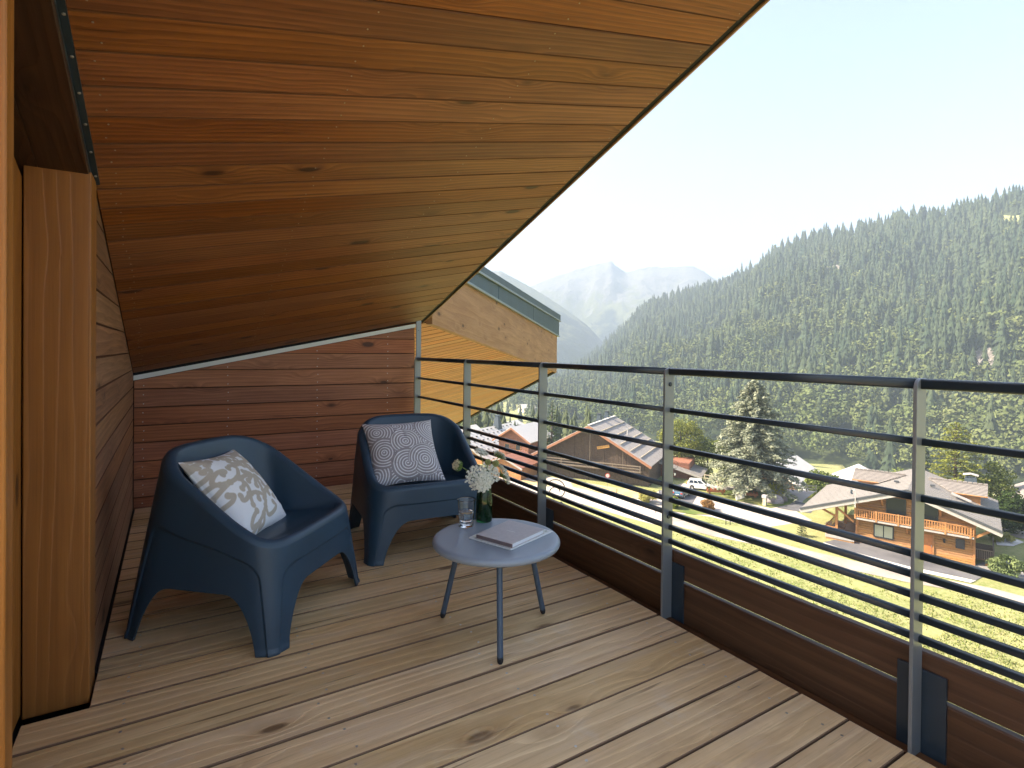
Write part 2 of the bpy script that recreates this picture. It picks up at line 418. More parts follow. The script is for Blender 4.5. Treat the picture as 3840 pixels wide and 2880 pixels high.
# ---- back wall: horizontal planks cut by the slope of the ceiling, white insect mesh along the top
back_wall = tag(empty('back_wall', (0, YB, 0)), kind='structure')
zb = [-.051 + .1237*k for k in range(13)]
zb[1:8] = [.072, .194, .316, .445, .561, .685, .811]
for a, b in zip(zb[:-1], zb[1:]):
    poly = clip_poly([(XL+.002, YB, a+.0007), (1.79, YB, a+.0007), (1.79, YB, b-.0007), (XL+.002, YB, b-.0007)], (0, YB, P0+PY*YB-.036), (-PX, 0, 1))
    if len(poly) > 2 and max(p.z for p in poly)-min(p.z for p in poly) > .006:
        slab('wall_plank', poly, (0, -1, 0), .022, MAT['wall'], back_wall, ch=.0035, xdir=(1, 0, 0), edge=MAT['groove'])
m = MB()
for x0 in (XL,):
    v = [(x, y, zc(x, YB)-d) for y in (YB+.004, YB+.02) for x, d in ((XL, .036), (1.80, .036), (1.80, .004), (XL, .004))]
    m.add(v, [(0,1,2,3),(7,6,5,4),(0,4,5,1),(1,5,6,2),(2,6,7,3),(3,7,4,0)])
m.build('insect_mesh', MAT['mesh'], back_wall)
m = MB()
for xs in (-.165, .35, .98, 1.55):
    z = .03
    while z < zc(xs, YB)-.05:
        b0 = len(m.v); m.lathe([(.0001, .0015), (.0035, .001), (.004, -.001)], 6)
        M0 = Matrix.Translation((xs+rnd.uniform(-.004, .004), YB-.0012, z)) @ Matrix.Rotation(math.pi/2, 4, 'X')
        m.v[b0:] = [tuple(M0 @ Vector(p)) for p in m.v[b0:]]; z += .0618
o = m.build('nail', MAT['screw'], back_wall); o['kind'] = 'stuff'
MB().box((-.6, YB+.024, -.3), (1.80, YB+.14, 1.22)).build('wall_core', MAT['black'], back_wall)

# ---- left wall behind the column
left_wall = tag(empty('left_wall', (XL, 3.3, 0)), kind='structure')
zl = [-.012, .138, .256, .374, .491, .608, .713, .827, .947, 1.061, 1.178, 1.295, 1.412, 1.53, 1.65]
for a, b in zip(zl[:-1], zl[1:]):
    poly = clip_poly([(XL, 2.30, a+.0008), (XL, YB-.001, a+.0008), (XL, YB-.001, b-.0008), (XL, 2.30, b-.0008)], (XL, 0, P0+PX*XL-.003), (0, -PY, 1))
    if len(poly) > 2: slab('wall_plank', poly, (1, 0, 0), .022, MAT['leftwall'], left_wall, ch=.004, xdir=(0, 1, 0), edge=MAT['groove'])
MB().box((-.40, 2.31, -.3), (XL-.024, YB, 1.55)).build('wall_core', MAT['black'], left_wall)
MB().box((XL-.02, 2.33, -.03), (XL+.010, YB, -.008)).build('floor_gap', MAT['black'], left_wall)

# ---- glulam column, side wall next to it, soffit over it with its shade painted in
column = tag(empty('timber_column', (-.297, 2.23, 0)), 'wide orange brown glued timber column at the left end of the terrace', 'column')
slab('front_face', [(-.378, 2.159, -.02), (-.216, 2.159, -.02), (-.216, 2.159, 1.640), (-.378, 2.159, 1.640)], (0, -1, 0), .142, MAT['column'], column, ch=.003, xdir=(0, 0, 1))
side_wall = tag(empty('side_wall', (-.38, 1.9, 0)), kind='structure')
slab('side_panel', [(-.380, 1.245, 0), (-.380, 2.158, 0), (-.380, 2.158, 1.60), (-.380, 1.245, 1.90)], (1, 0, 0), .022, MAT['column'], side_wall, ch=.002, xdir=(0, 0, 1))
slab('corner_batten', [(-.2365, 1.19, -.05), (-.2288, 1.19, -.05), (-.2288, 1.19, 1.94), (-.2365, 1.19, 1.94)], (0, -1, 0), .05, MAT['column'], side_wall, ch=.002, xdir=(0, 0, 1))
MB().box((-.60, 1.1955, -.05), (-.2372, 1.235, 1.935)).build('corner_panel', MAT['column'], side_wall, local=Matrix.Translation((-.4, 1.21, 1)) @ Matrix.Rotation(math.pi/2, 4, 'Y'))
for k in range(11):
    a = -.02+.155*k
    slab('wall_plank', [(-4.0, 1.20, a+.001), (-.602, 1.20, a+.001), (-.602, 1.20, a+.154), (-4.0, 1.20, a+.154)], (0, -1, 0), .022, MAT['column'], side_wall, ch=.003, xdir=(1, 0, 0))
MAT['shadewood'] = wood('shade_dark_soffit', (.018, .007, .004), (.05, .020, .010), (.075, .03, .014), rough=.6, knots=.4, piece=.1, rings=.35)  # near-black tone paints the lack of light under this soffit
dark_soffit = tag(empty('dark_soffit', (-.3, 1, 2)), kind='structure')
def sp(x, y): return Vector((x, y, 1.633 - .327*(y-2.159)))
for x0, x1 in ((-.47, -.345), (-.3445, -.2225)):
    slab('soffit_board', [sp(x0, YR), sp(x1, YR), sp(x1, 2.30), sp(x0, 2.30)], (0, -.327, -1), .03, MAT['shadewood'], dark_soffit, ch=.0015, xdir=(0, 1, -.327))
edge_trim = tag(empty('metal_edge_trim', (-.21, 1, 2)), 'thin black metal angle trim screwed along the left edge of the plank ceiling', 'trim')
m = MB(); strip(m, XL-.004, XL+.016, YR, 2.29, -.002, .006); strip(m, XL-.004, XL, YR, 2.29, .006, .022); m.build('angle_profile', MAT['darkmetal'], edge_trim)
m = MB()
for k in range(14):
    c = cp(XL+.009, 2.24-.125*k, -.007); b0 = len(m.v); m.lathe([(.0001, .002), (.004, .001), (.0045, -.001)], 6); M0 = Matrix.Translation(c) @ q0
    m.v[b0:] = [tuple(M0 @ Vector(p)) for p in m.v[b0:]]
o = m.build('screw', MAT['screw'], edge_trim); o['kind'] = 'stuff'

# ---- balcony railing: flat-bar posts on flange plates, one thick top rail and seven thin rails per bay
railing = tag(empty('balcony_railing', (1.78, 1, 0)), 'dark steel balcony railing of flat posts and thin horizontal rails along the deck', 'railing')
POSTS = [4.392, 3.471, 2.541, 1.623, .714, -.205, -1.125]
RZ = [.857, .700, .540, .482, .425, .367, .309]
def post_poly(top=1.034):
    pts = [(1.738, -.14), (1.793, -.14), (1.793, top)]
    for k in range(7):
        a = math.pi/2 + k*math.pi/12; pts.append((1.738+.028+.028*math.cos(a), top-.028+.028*math.sin(a)))
    return pts
def extrude_y(name, pts, y0, y1, mat, parent):
    n = len(pts); v = [(x, y0, z) for x, z in pts] + [(x, y1, z) for x, z in pts]
    f = [tuple(range(n)), tuple(range(2*n-1, n-1, -1))] + [((i+1) % n, i, i+n, (i+1) % n+n) for i in range(n)]
    o = mesh_obj(name, v, f, mat, parent); b = o.modifiers.new('bevel', 'BEVEL'); b.width = .0012; b.segments = 2; b.limit_method = 'ANGLE'; return o
for i, y in enumerate(POSTS):
    if i == 0:
        extrude_y('post', [(1.738, -.14), (1.793, -.14), (1.793, 1.345), (1.750, 1.336), (1.750, 1.05), (1.744, 1.03), (1.738, 1.01)], y-.005, y+.005, MAT['post_metal'], railing)
    else: extrude_y('post', post_poly(), y-.005, y+.005, MAT['post_metal'], railing)
    if i: extrude_y('base_plate', [(1.7945, -.14), (1.804, -.14), (1.804, .217), (1.7945, .217)], y-.062, y+.058, MAT['darkmetal'], railing)
for y, z, r in ((1.6165, .965, .009), (1.6165, .415, .010), (4.386, 1.26, .004)):
    b0 = MB(); b0.lathe([(.0001, .004), (r*.8, .004), (r, .002), (r, -.001)], 12)
    M0 = Matrix.Translation((1.768, y, z)) @ Matrix.Rotation(math.pi/2, 4, 'X'); b0.v = [tuple(M0 @ Vector(p)) for p in b0.v]; b0.build('bolt', MAT['darkmetal'], railing)
def rail_mesh(L, w, h, r):
    prof = []
    for cx_, cz_, a0 in ((w/2-r, h/2-r, 0), (-w/2+r, h/2-r, 90), (-w/2+r, -h/2+r, 180), (w/2-r, -h/2+r, 270)):
        for k in range(4): a = math.radians(a0+30*k); prof.append((cx_+r*math.cos(a), cz_+r*math.sin(a)))
    n = len(prof); v = [(x, -L/2, z) for x, z in prof] + [(x, L/2, z) for x, z in prof]
    f = [tuple(range(n)), tuple(range(2*n-1, n-1, -1))] + [((i+1) % n, i, i+n, (i+1) % n+n) for i in range(n)]
    me = bpy.data.meshes.new('rail'); me.from_pydata(v, [], f); me.materials.append(MAT['darkmetal'])
    me.polygons.foreach_set('use_smooth', [False]*2+[True]*n); me.update(); return me
tr, lr = rail_mesh(.909, .040, .029, .008), rail_mesh(.909, .020, .0195, .0045)
for a, b in zip(POSTS[:-1], POSTS[1:]):
    M0 = Matrix.Diagonal((1, (a-b-.010)/.909, 1, 1))
    mesh_obj('top_rail', None, None, parent=railing, mesh=tr, M=Matrix.Translation((1.778, (a+b)/2, 1.0185)) @ M0)
    for z in RZ: mesh_obj('rail', None, None, parent=railing, mesh=lr, M=Matrix.Translation((1.779, (a+b)/2, z)) @ M0)
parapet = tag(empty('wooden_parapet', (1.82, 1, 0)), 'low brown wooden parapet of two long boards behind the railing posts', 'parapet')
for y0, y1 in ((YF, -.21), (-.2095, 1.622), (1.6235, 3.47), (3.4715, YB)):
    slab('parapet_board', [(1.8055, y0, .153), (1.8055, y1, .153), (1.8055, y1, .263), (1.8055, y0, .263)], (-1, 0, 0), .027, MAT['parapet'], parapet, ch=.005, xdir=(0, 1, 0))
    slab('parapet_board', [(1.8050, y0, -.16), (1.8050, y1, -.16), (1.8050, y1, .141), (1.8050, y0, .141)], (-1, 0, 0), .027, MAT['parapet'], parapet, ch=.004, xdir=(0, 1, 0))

# ---- the other wing's roof overhang: soffit in the same roof plane, cut at 45 degrees by a fascia with slate-blue flashing
wing = tag(empty('roof_overhang', (4, 8, 0)), 'wooden roof overhang with plank soffit, timber fascia and slate blue flashing', 'roof')
A = cp(1.903, 4.552); B = cp(7.424, 10.245); Cc = cp(8.34, 17.64)
FN = Vector((.718, -.696, 0))
y = 4.57
while y < 17.6:
    w = .14 if y < 9.5 else .28
    poly = [cp(1.2, y+.001), cp(9.5, y+.001), cp(9.5, y+w-.001), cp(1.2, y+w-.001)]
    poly = clip_poly(poly, A+FN*-.002, FN)
    eb = Vector((Cc.y-B.y, -(Cc.x-B.x), 0)); poly = clip_poly(poly, B, eb)
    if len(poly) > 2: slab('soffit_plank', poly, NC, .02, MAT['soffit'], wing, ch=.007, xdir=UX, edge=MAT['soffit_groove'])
    y += w
prism('roof_body', [cp(1.1, 4.57), A + Vector((-.03, .03, 0)), B + Vector((-.08, .05, 0)), Cc, cp(1.1, 17.6)], .03, .42, MAT['flash'], wing)
def fl(s, z): p = A + (B-A)*s; return Vector((p.x, p.y, z))
nrm = FN
def zat(s, z0, s0, z1, s1): return z0 + (z1-z0)*(s-s0)/(s1-s0)
LAB = Vector((B.x-A.x, B.y-A.y, 0)).length
sL = (2.70-A.x)/(B.x-A.x); sR = (7.563-A.x)/(B.x-A.x)
wt = lambda s: zat(s, 1.783, sL, 1.430, 1.0)
p_ = on_plane(1790, 1033, A, nrm); q_ = on_plane(2089, 1205, A, nrm); s1 = (p_.x-A.x)/(B.x-A.x); s2 = (q_.x-A.x)/(B.x-A.x)
b1 = lambda s: zat(s, p_.z, s1, q_.z, s2)
p2_ = on_plane(1812, 1016, A, nrm); q2_ = on_plane(2089, 1183, A, nrm); s3 = (p2_.x-A.x)/(B.x-A.x); s4 = (q2_.x-A.x)/(B.x-A.x)
b2 = lambda s: zat(s, p2_.z, s3, q2_.z, s4)
bot = lambda s: zat(s, A.z-.02, 0, B.z-.02, 1.0)
def fquad(s0_, s1_, f0, f1, off): return [fl(s0_, f0(s0_))+nrm*off, fl(s1_, f0(s1_))+nrm*off, fl(s1_, f1(s1_))+nrm*off, fl(s0_, f1(s0_))+nrm*off]
slab('fascia_board', fquad(0, 1.0, bot, wt, .06), nrm, .058, MAT['fascia'], wing, ch=.004)
se = [0, (on_plane(1846, 1100, A, nrm).x-A.x)/(B.x-A.x), (on_plane(1982, 1170, A, nrm).x-A.x)/(B.x-A.x), 1.018]
for a, b in zip(se[:-1], se[1:]):
    slab('flashing_panel', fquad(a+.0008, b-.0008, lambda s: wt(s)+.02, lambda s: b1(s)-.02, .085), nrm, .08, MAT['flash'], wing, ch=.006)
slab('drip_edge', fquad(0, 1.02, lambda s: wt(s)-.005, lambda s: wt(s)+.022, .10), nrm, .09, MAT['flash_edge'], wing, ch=.003)
slab('drip_edge', fquad(0, 1.035, lambda s: b1(s)-.022, lambda s: b1(s)+.004, .115), nrm, .10, MAT['flash_edge'], wing, ch=.003)
slab('roof_upstand', fquad(0, 1.035, lambda s: b1(s)+.006, b2, .10), nrm, .09, MAT['flash'], wing, ch=.006)
e_ = Vector((Cc.x-B.x, Cc.y-B.y, Cc.z-B.z)); side = Vector((e_.y, -e_.x, 0)).normalized()
slab('eave_board', [B+side*.05+Vector((0, 0, -.03)), Cc+side*.05+Vector((0, 0, -.03)), Cc+side*.05+Vector((0, 0, .75)), B+side*.05+Vector((0, 0, .78))], side, .05, MAT['fascia'], wing, ch=.004)
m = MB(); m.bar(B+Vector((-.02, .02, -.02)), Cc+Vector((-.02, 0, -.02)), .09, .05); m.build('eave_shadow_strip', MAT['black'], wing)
# ================================================================== FURNITURE
# ---- moulded plastic armchair
def armchair_mesh():
    N = 384
    th = np.linspace(0, 2*np.pi, N, endpoint=False)
    c, s = np.cos(th), np.sin(th)
    def curve(n, hx_front, hx_back, yf, yb):
        u = np.sign(c)*np.abs(c)**(2/n); v = np.sign(s)*np.abs(s)**(2/n)      # v: -1 front, +1 back
        y = yf + (yb-yf)*(v+1)/2
        hx = hx_front + (hx_back-hx_front)*(v+1)/2
        return np.stack([u*hx, y], 1)
    G = curve(7.0, .365, .355, -.345, .350)             # outline on the floor
    Rm = curve(4.2, .335, .300, -.312, .285)
    Rm2 = curve(2.7, .335, .330, -.312, .285); wb_ = np.clip((s+.35)/1.0, 0, 1)[:, None]; wb_ = wb_*wb_*(3-2*wb_); Rm = Rm*(1-wb_)+Rm2*wb_            # outline at the rim
    v = 2*(Rm[:, 1]+.312)/(.597)-1
    k = np.clip((v+0.93)/1.86, 0, 1); k = k*k*(3-2*k)*.62 + k*.38
    zr = .385 + (.680-.385)*k
    zr = zr + .010*np.clip((v-.6)/.4, 0, 1)*1.5
    # perimeter distance from the nearest corner (floor outline)
    seg = np.linalg.norm(np.roll(G, -1, 0)-G, axis=1); L = np.concatenate([[0], np.cumsum(seg)])[:-1]; tot = seg.sum()
    corners = [L[int(round(N*a))] for a in (.125, .375, .625, .875)]
    q = np.min([np.abs((L-cc+tot/2) % tot - tot/2) for cc in corners], 0)
    e = np.clip((q-.066)/.115, 0, 1)
    arch = .205*np.where(e < 1, (1-(1-e)**2.6)**(1/1.5), 1.0)
    front_mid = (s < 0)
    zb = np.where(e <= 0, 0.0, arch)
    def outer(z):
        f = np.clip(z/np.maximum(zr, 1e-6), 0, 1.0)[:, None]
        return G + (Rm-G)*(f**1.05)
    tn = np.roll(G, -1, 0)-np.roll(G, 1, 0); tn /= np.linalg.norm(tn, axis=1)[:, None]; nr = np.stack([tn[:, 1], -tn[:, 0]], 1)
    rows = []
    def row(P, z): rows.append(np.column_stack([P, z]))
    # inside of the skirt, then the outer skirt upwards
    zin = np.minimum(zb+.20, zr-.06)
    row(outer(zin)-nr*.012, zin)
    row(outer(zb+.004)-nr*.012, zb+.003)
    levels = [0, .006, .012, .016, .03, .05] + list(np.linspace(.075, .93, 62)) + [.965, .985, 1.0]
    sline = (v+1)/2
    zl = np.where(True, .292 + .20*np.clip(sline, 0, 1)**1.2, 0)    # moulded line: level along the front, rising along the sides
    for f in levels:
        z = zb + (zr-.022-zb)*f
        P = outer(z)
        w = .020 + .02*np.clip(z/.4, 0, 1)
        a = zl - z; b = q - w; r = .055
        d = np.where((a < r) & (b < r), r-np.sqrt((r-np.minimum(a, r))**2+(r-np.minimum(b, r))**2), np.minimum(a, b))
        inset = .0065*np.clip(d/.005, 0, 1)
        lip = np.where(z < .0125, .004, 0)
        row(P + nr*(lip-inset)[:, None], z)
    # rolled rim
    Rn = np.roll(Rm, -1, 0)-np.roll(Rm, 1, 0); Rn /= np.linalg.norm(Rn, axis=1)[:, None]; rr = np.stack([Rn[:, 1], -Rn[:, 0]], 1)
    rad = .024
    for a in np.linspace(.25, math.pi*.92, 11):
        row(Rm - rr*(rad*(1-math.cos(a)))[..., None] if False else Rm - rr*(rad*(1-np.cos(a))), zr-.022+rad*.95*math.sin(a))
    base = Rm - rr*(rad*(1-math.cos(math.pi*.92)))
    zr0 = zr-.022+rad*.95*math.sin(math.pi*.92)
    # bowl
    S = curve(3.2, .255, .215, -.20, .115); cen = np.array([0, -.05])
    zs = .345
    for u in np.linspace(.06, 1, 16):
        P = base + (S-base)*(u**1.0)
        dz = (1-u)**1.9
        row(P, (zs-.012*v) + (zr0-(zs-.012*v))*dz)
    for u in (.85, .7, .5, .3, .12, .02):
        row(cen + (S-cen)*u, np.full(N, zs)-.012*v*u - .012*(1-u))
    V = np.concatenate(rows); m = len(rows); F = []
    i = np.arange(N); j = (i+1) % N
    for r_ in range(m-1): F.append(np.stack([r_*N+i, r_*N+j, (r_+1)*N+j, (r_+1)*N+i], 1))
    return V, np.concatenate(F)
CV, CFc = armchair_mesh()
def place(o, x, y, ang): o.matrix_world = Matrix.Translation((x, y, 0.0012)) @ Matrix.Rotation(ang, 4, 'Z')
ch1 = np_obj('armchair', CV, CFc, MAT['plastic'], smooth=True)
bmx = bmesh.new(); bmx.from_mesh(ch1.data); bmesh.ops.recalc_face_normals(bmx, faces=bmx.faces); bmx.to_mesh(ch1.data); bmx.free()
tag(ch1, 'dark blue moulded plastic armchair holding the white and beige scroll cushion', 'armchair', 'moulded plastic armchairs on the deck')
place(ch1, .304, 2.569, math.radians(47.9))
ch2 = ch1.copy(); COL.objects.link(ch2)
tag(ch2, 'dark blue moulded plastic armchair by the railing holding the grey swirl cushion', 'armchair', 'moulded plastic armchairs on the deck')
place(ch2, 1.218, 3.031, math.radians(-5.1))

# ---- cushions: printed pattern as per-vertex colour
def cushion(name, L, T, pattern, mat, M, seed, fold=1.0):
    n = 190; g = np.linspace(-1, 1, n); U, W = np.meshgrid(g, g)
    def plan(U, W):
        pin = .10
        X = U*(1-pin*(1-W**2)*np.abs(U)**2.0); Y = W*(1-pin*(1-U**2)*np.abs(W)**2.0)
        return X, Y
    X, Y = plan(U, W)
    e = np.clip((1-U**6)*(1-W**6), 0, 1)
    h = T*np.sqrt(np.clip((1-np.abs(U)**2.4)*(1-np.abs(W)**2.4), 0, 1))**1.05 + .004*e
    r = np.random.default_rng(seed)
    wr = np.zeros_like(U)
    for _ in range(26):
        cx_, cy_ = r.uniform(-1, 1, 2); a = r.uniform(0, np.pi); ln = r.uniform(.12, .45); wd = r.uniform(.02, .07); am = r.uniform(-1, 1)
        du = (U-cx_)*np.cos(a)+(W-cy_)*np.sin(a); dv = -(U-cx_)*np.sin(a)+(W-cy_)*np.cos(a)
        wr += am*np.exp(-(du/ln)**2-(dv/wd)**2)
    # gathers radiating from the corners
    for sx in (-1, 1):
        for sy in (-1, 1):
            rr_ = np.hypot(U-sx, W-sy); aa = np.arctan2((W-sy)*-sy, (U-sx)*-sx)
            wr += .9*np.exp(-(rr_/.38)**2)*np.sin(aa*13+r.uniform(0, 6))
    top = h + .0042*fold*wr*e
    bott = -h*.8
    V = np.concatenate([np.stack([X*L/2, Y*L/2, top], -1).reshape(-1, 3), np.stack([X*L/2, Y*L/2, bott], -1).reshape(-1, 3)])
    idx = np.arange(n*n).reshape(n, n)
    q = np.stack([idx[:-1, :-1], idx[:-1, 1:], idx[1:, 1:], idx[1:, :-1]], -1).reshape(-1, 4)
    rim = np.concatenate([idx[0, :-1], idx[:-1, -1], idx[-1, :0:-1], idx[:0:-1, 0]]); rn = np.roll(rim, -1)
    sidef = np.stack([rim, rim+n*n, rn+n*n, rn], -1)
    o = np_obj(name, V, np.concatenate([q, (q+n*n)[:, ::-1], sidef]), mat, smooth=True)
    C = pattern(U, W); color_attr(o, np.concatenate([C.reshape(-1, 3), C.reshape(-1, 3)]))
    o.matrix_world = M; return o
def sstep(a, b, x): t = np.clip((x-a)/(b-a), 0, 1); return t*t*(3-2*t)
def swirl(U, W):
    """overlapping fans of concentric lines; each new disc covers those before it"""
    base = np.array([.33, .295, .305]); white = np.array([.82, .81, .82])
    D = np.full(U.shape, 1e9); pitch = .078
    discs = [(.35, .95, .62), (-.15, .75, .5), (.62, .15, .5), (1.02, -.3, .55), (-.25, -1.1, .55), (.95, -.95, .42), (-.95, -.75, .45), (.9, .62, .52), (-.72, .55, .50),
             (-.62, -.12, .46), (0.02, .16, .42), (-.02, -.52, .46), (.48, -.42, .48)]
    val = np.mod(np.hypot(U+.3, W*.3-.2)/pitch, 1.0)
    for cx_, cy_, R in discs:
        d = np.hypot(U-cx_, W-cy_); inn = d < R
        val = np.where(inn, np.mod((d)/pitch+.5, 1.0), val)
        val = np.where(d < pitch*.42, .5, val)
        val = np.where(np.abs(d-R) < .012, 0, val)
    # S-shaped links between neighbouring discs: two half-annuli of the same pitch
    for (ax, ay), (bx, by), R in (((-.02, -.52), (.48, -.42), .28), ((-.62, -.12), (.02, .16), .30)):
        mx, my = (ax+bx)/2, (ay+by)/2
        for (px, py), sg in (((ax, ay), -1), ((bx, by), 1)):
            d = np.hypot(U-px, W-py); dirx, diry = bx-ax, by-ay
            half = ((U-px)*(-diry)+(W-py)*dirx)*sg > 0
            val = np.where((d < R) & half, np.mod(d/pitch+.5, 1.0), val)
    line = sstep(.22, .12, np.abs(val-.5))
    n = nrng.normal(0, .012, U.shape)
    return base + (white-base)*line[..., None] + n[..., None]
STROKES = [[(750,820),(775,775),(735,755),(665,780),(635,860),(670,935),(770,965),(890,940),(955,880),(965,800),(945,720),(900,670)], [(900,670),(830,660),(810,720)], [(900,670),(980,620),(1000,570),(960,490),(880,420),(780,370),(690,390)],
 [(980,620),(860,600),(820,560)], [(960,600),(925,550)], [(880,430),(920,380),(1000,360),(1030,400)], [(1000,560),(1100,550),(1180,530),(1200,480),(1150,440),(1110,445)], [(1180,540),(1100,500)], [(1200,480),(1260,480),(1290,530)], [(1200,540),(1250,580),(1310,620)],
 [(1180,740),(1160,660),(1090,610)], [(1170,740),(1110,680),(1045,660)], [(1160,830),(1080,850),(1010,890)], [(1150,820),(1090,790),(1040,785)], [(1160,840),(1130,900),(1110,940)], [(1240,760),(1300,740),(1370,710)], [(1240,750),(1250,710),(1265,680)], [(1250,775),(1310,800),(1350,820)], [(1225,850),(1260,940),(1310,1060)], [(1215,870),(1215,940),(1225,1000)], [(1240,860),(1300,900),(1325,960)],
 [(1390,720),(1400,820),(1420,900),(1460,960)], [(1390,720),(1450,660)], [(1400,800),(1440,840)], [(1440,970),(1380,1000),(1340,1060),(1330,1120)], [(1370,1010),(1390,1080)], [(1450,980),(1485,1040),(1465,1100)],
 [(960,900),(1010,930),(1080,980),(1130,1070),(1150,1160),(1190,1240)], [(1060,980),(1035,1050)], [(1130,1120),(1100,1180),(1060,1190),(1030,1140)], [(1150,1110),(1220,1090),(1300,1110),(1330,1160)], [(1230,1100),(1255,1170)], [(1330,1120),(1345,1230),(1330,1340),(1290,1460),(1265,1500)], [(1320,1400),(1240,1440),(1220,1370),(1245,1300)], [(1345,1240),(1400,1320),(1460,1290),(1490,1220),(1450,1180)], [(1340,1320),(1380,1400),(1350,1440)],
 [(760,970),(680,960),(610,1010),(600,1070)], [(870,950),(790,1050),(760,1130),(790,1220),(870,1240),(950,1190),(950,1120),(890,1120)], [(700,1100),(760,1130)], [(480,720),(500,690),(560,700),(585,770),(550,850),(470,880)], [(370,610),(310,620),(290,570),(360,520),(450,510),(510,560),(490,600)], [(300,620),(260,680)], [(330,370),(300,430),(400,480),(500,480)], [(560,340),(560,420),(610,440)], [(640,320),(730,380)], [(700,450),(760,490),(820,490)],
 [(860,290),(920,310),(1000,300)], [(940,300),(1040,240),(1130,270)], [(1060,250),(1060,180)], [(1150,280),(1220,320)], [(230,380),(200,420)], [(180,500),(220,540)], [(1170,1470),(1190,1520)], [(1340,560),(1360,520)]]
def scroll(U, W):
    """printed scrolls and leaves, laid out as on the cushion in the armchair"""
    white = np.array([.82, .82, .83]); beige = np.array([.50, .435, .355])
    src = np.array([(65, 390), (1070, 85), (1710, 1260), (1210, 1560)], float); dst = np.array([(-1, 1), (1, 1), (1, -1), (-1, -1)], float); A_ = []; B_ = []
    for (x, y), (u, v) in zip(src, dst): A_ += [[x, y, 1, 0, 0, 0, -u*x, -u*y], [0, 0, 0, x, y, 1, -v*x, -v*y]]; B_ += [u, v]
    h = np.linalg.solve(np.array(A_), np.array(B_))
    def to_uv(q): q = np.asarray(q, float); d = h[6]*q[:, 0]+h[7]*q[:, 1]+1; return np.stack([(h[0]*q[:, 0]+h[1]*q[:, 1]+h[2])/d, (h[3]*q[:, 0]+h[4]*q[:, 1]+h[5])/d], 1)
    m = np.full(U.shape, 1e9)
    for st in STROKES:
        P = np.array(st, float); Q = [P[0]]
        for i in range(len(P)-1):
            p0, p1, p2, p3 = P[max(0, i-1)], P[i], P[i+1], P[min(len(P)-1, i+2)]
            for f in np.linspace(.12, 1, 8): Q.append(.5*((2*p1)+(-p0+p2)*f+(2*p0-5*p1+4*p2-p3)*f*f+(-p0+3*p1-3*p2+p3)*f**3))
        q = to_uv(Q)
        for k, (u, v) in enumerate(q):
            r_ = .050 if 0 < k < len(q)-1 else .074
            m = np.minimum(m, np.hypot(U-u, W-v)-r_)
    cov = sstep(.008, -.008, m); n = nrng.normal(0, .012, U.shape)
    return white + (beige-white)*cov[..., None] + n[..., None]*.5
def fabric(name):
    t = NT(name); a = t.N.new('ShaderNodeVertexColor'); a.layer_name = 'print'
    p = t.coords(); w = t.noise(t.V('MULTIPLY', p, (900, 900, 900)), 1, 2)
    b = t.bsdf(a.outputs[0], .85, 0, .25, t.bump(w, .25, .001)); return b
MAT['fabric'] = fabric('printed_cotton')
def frame(c, x, y):
    x = Vector(x).normalized(); y = Vector(y); y = (y-x*y.dot(x)).normalized(); z = x.cross(y)
    return Matrix(((x.x, y.x, z.x, c[0]), (x.y, y.y, z.y, c[1]), (x.z, y.z, z.z, c[2]), (0, 0, 0, 1)))
cu1 = cushion('cushion', .415, .068, scroll, MAT['fabric'], frame((.240, 2.588, .484), (.532, .845, -.049), (-.52, .372, .768)), 3)
tag(cu1, 'white square cushion with beige scroll print leaning in the front armchair', 'cushion', 'cushions on the armchairs')
cu2 = cushion('cushion', .415, .066, swirl, MAT['fabric'], frame((1.133, 3.022, .510), (.996, -.09, .019), (.044, .645, .763)), 5)
tag(cu2, 'grey square cushion with white swirl lines leaning in the rear armchair', 'cushion', 'cushions on the armchairs')

# ---- low round table on three splayed legs
table = tag(empty('side_table', (1.080, 1.860, 0)), 'low round slate blue metal table on three splayed legs', 'table')
TC = Vector((1.080, 1.860, 0)); TZ = .375
prof = [(.0001, TZ-.03), (.226, TZ-.030)] + [(.233+.0145*math.cos(a), TZ-.0155+.0145*math.sin(a)) for a in np.linspace(-math.pi/2, math.pi/2, 13)] + [(.225, TZ+.0000-.0005), (.215, TZ-.0015), (.0001, TZ-.0015)]
tt = MB().lathe(prof, 96, TC).build('table_top', MAT['tablemetal'], table, smooth=True); auto_smooth(tt, 35)
for fx, fy in ((.951, 2.070), (.985, 1.662), (1.325, 1.890)):
    f = Vector((fx, fy, .0)); top = TC + (f-TC)*.66 + Vector((0, 0, TZ-.029)); f.z = .012
    lg = MB().tube([top, f + (top-f)*.02], .0112, 20).build('leg', MAT['tableleg'], table, smooth=True); auto_smooth(lg)
    d = (top-f).normalized()
    ft = MB().tube([f+d*.012, f+d*.002, f-d*.0060, f-d*.0115], [.0113, .0113, .0098, .006], 16).build('foot_cap', MAT['rubber'], table, smooth=True); auto_smooth(ft)

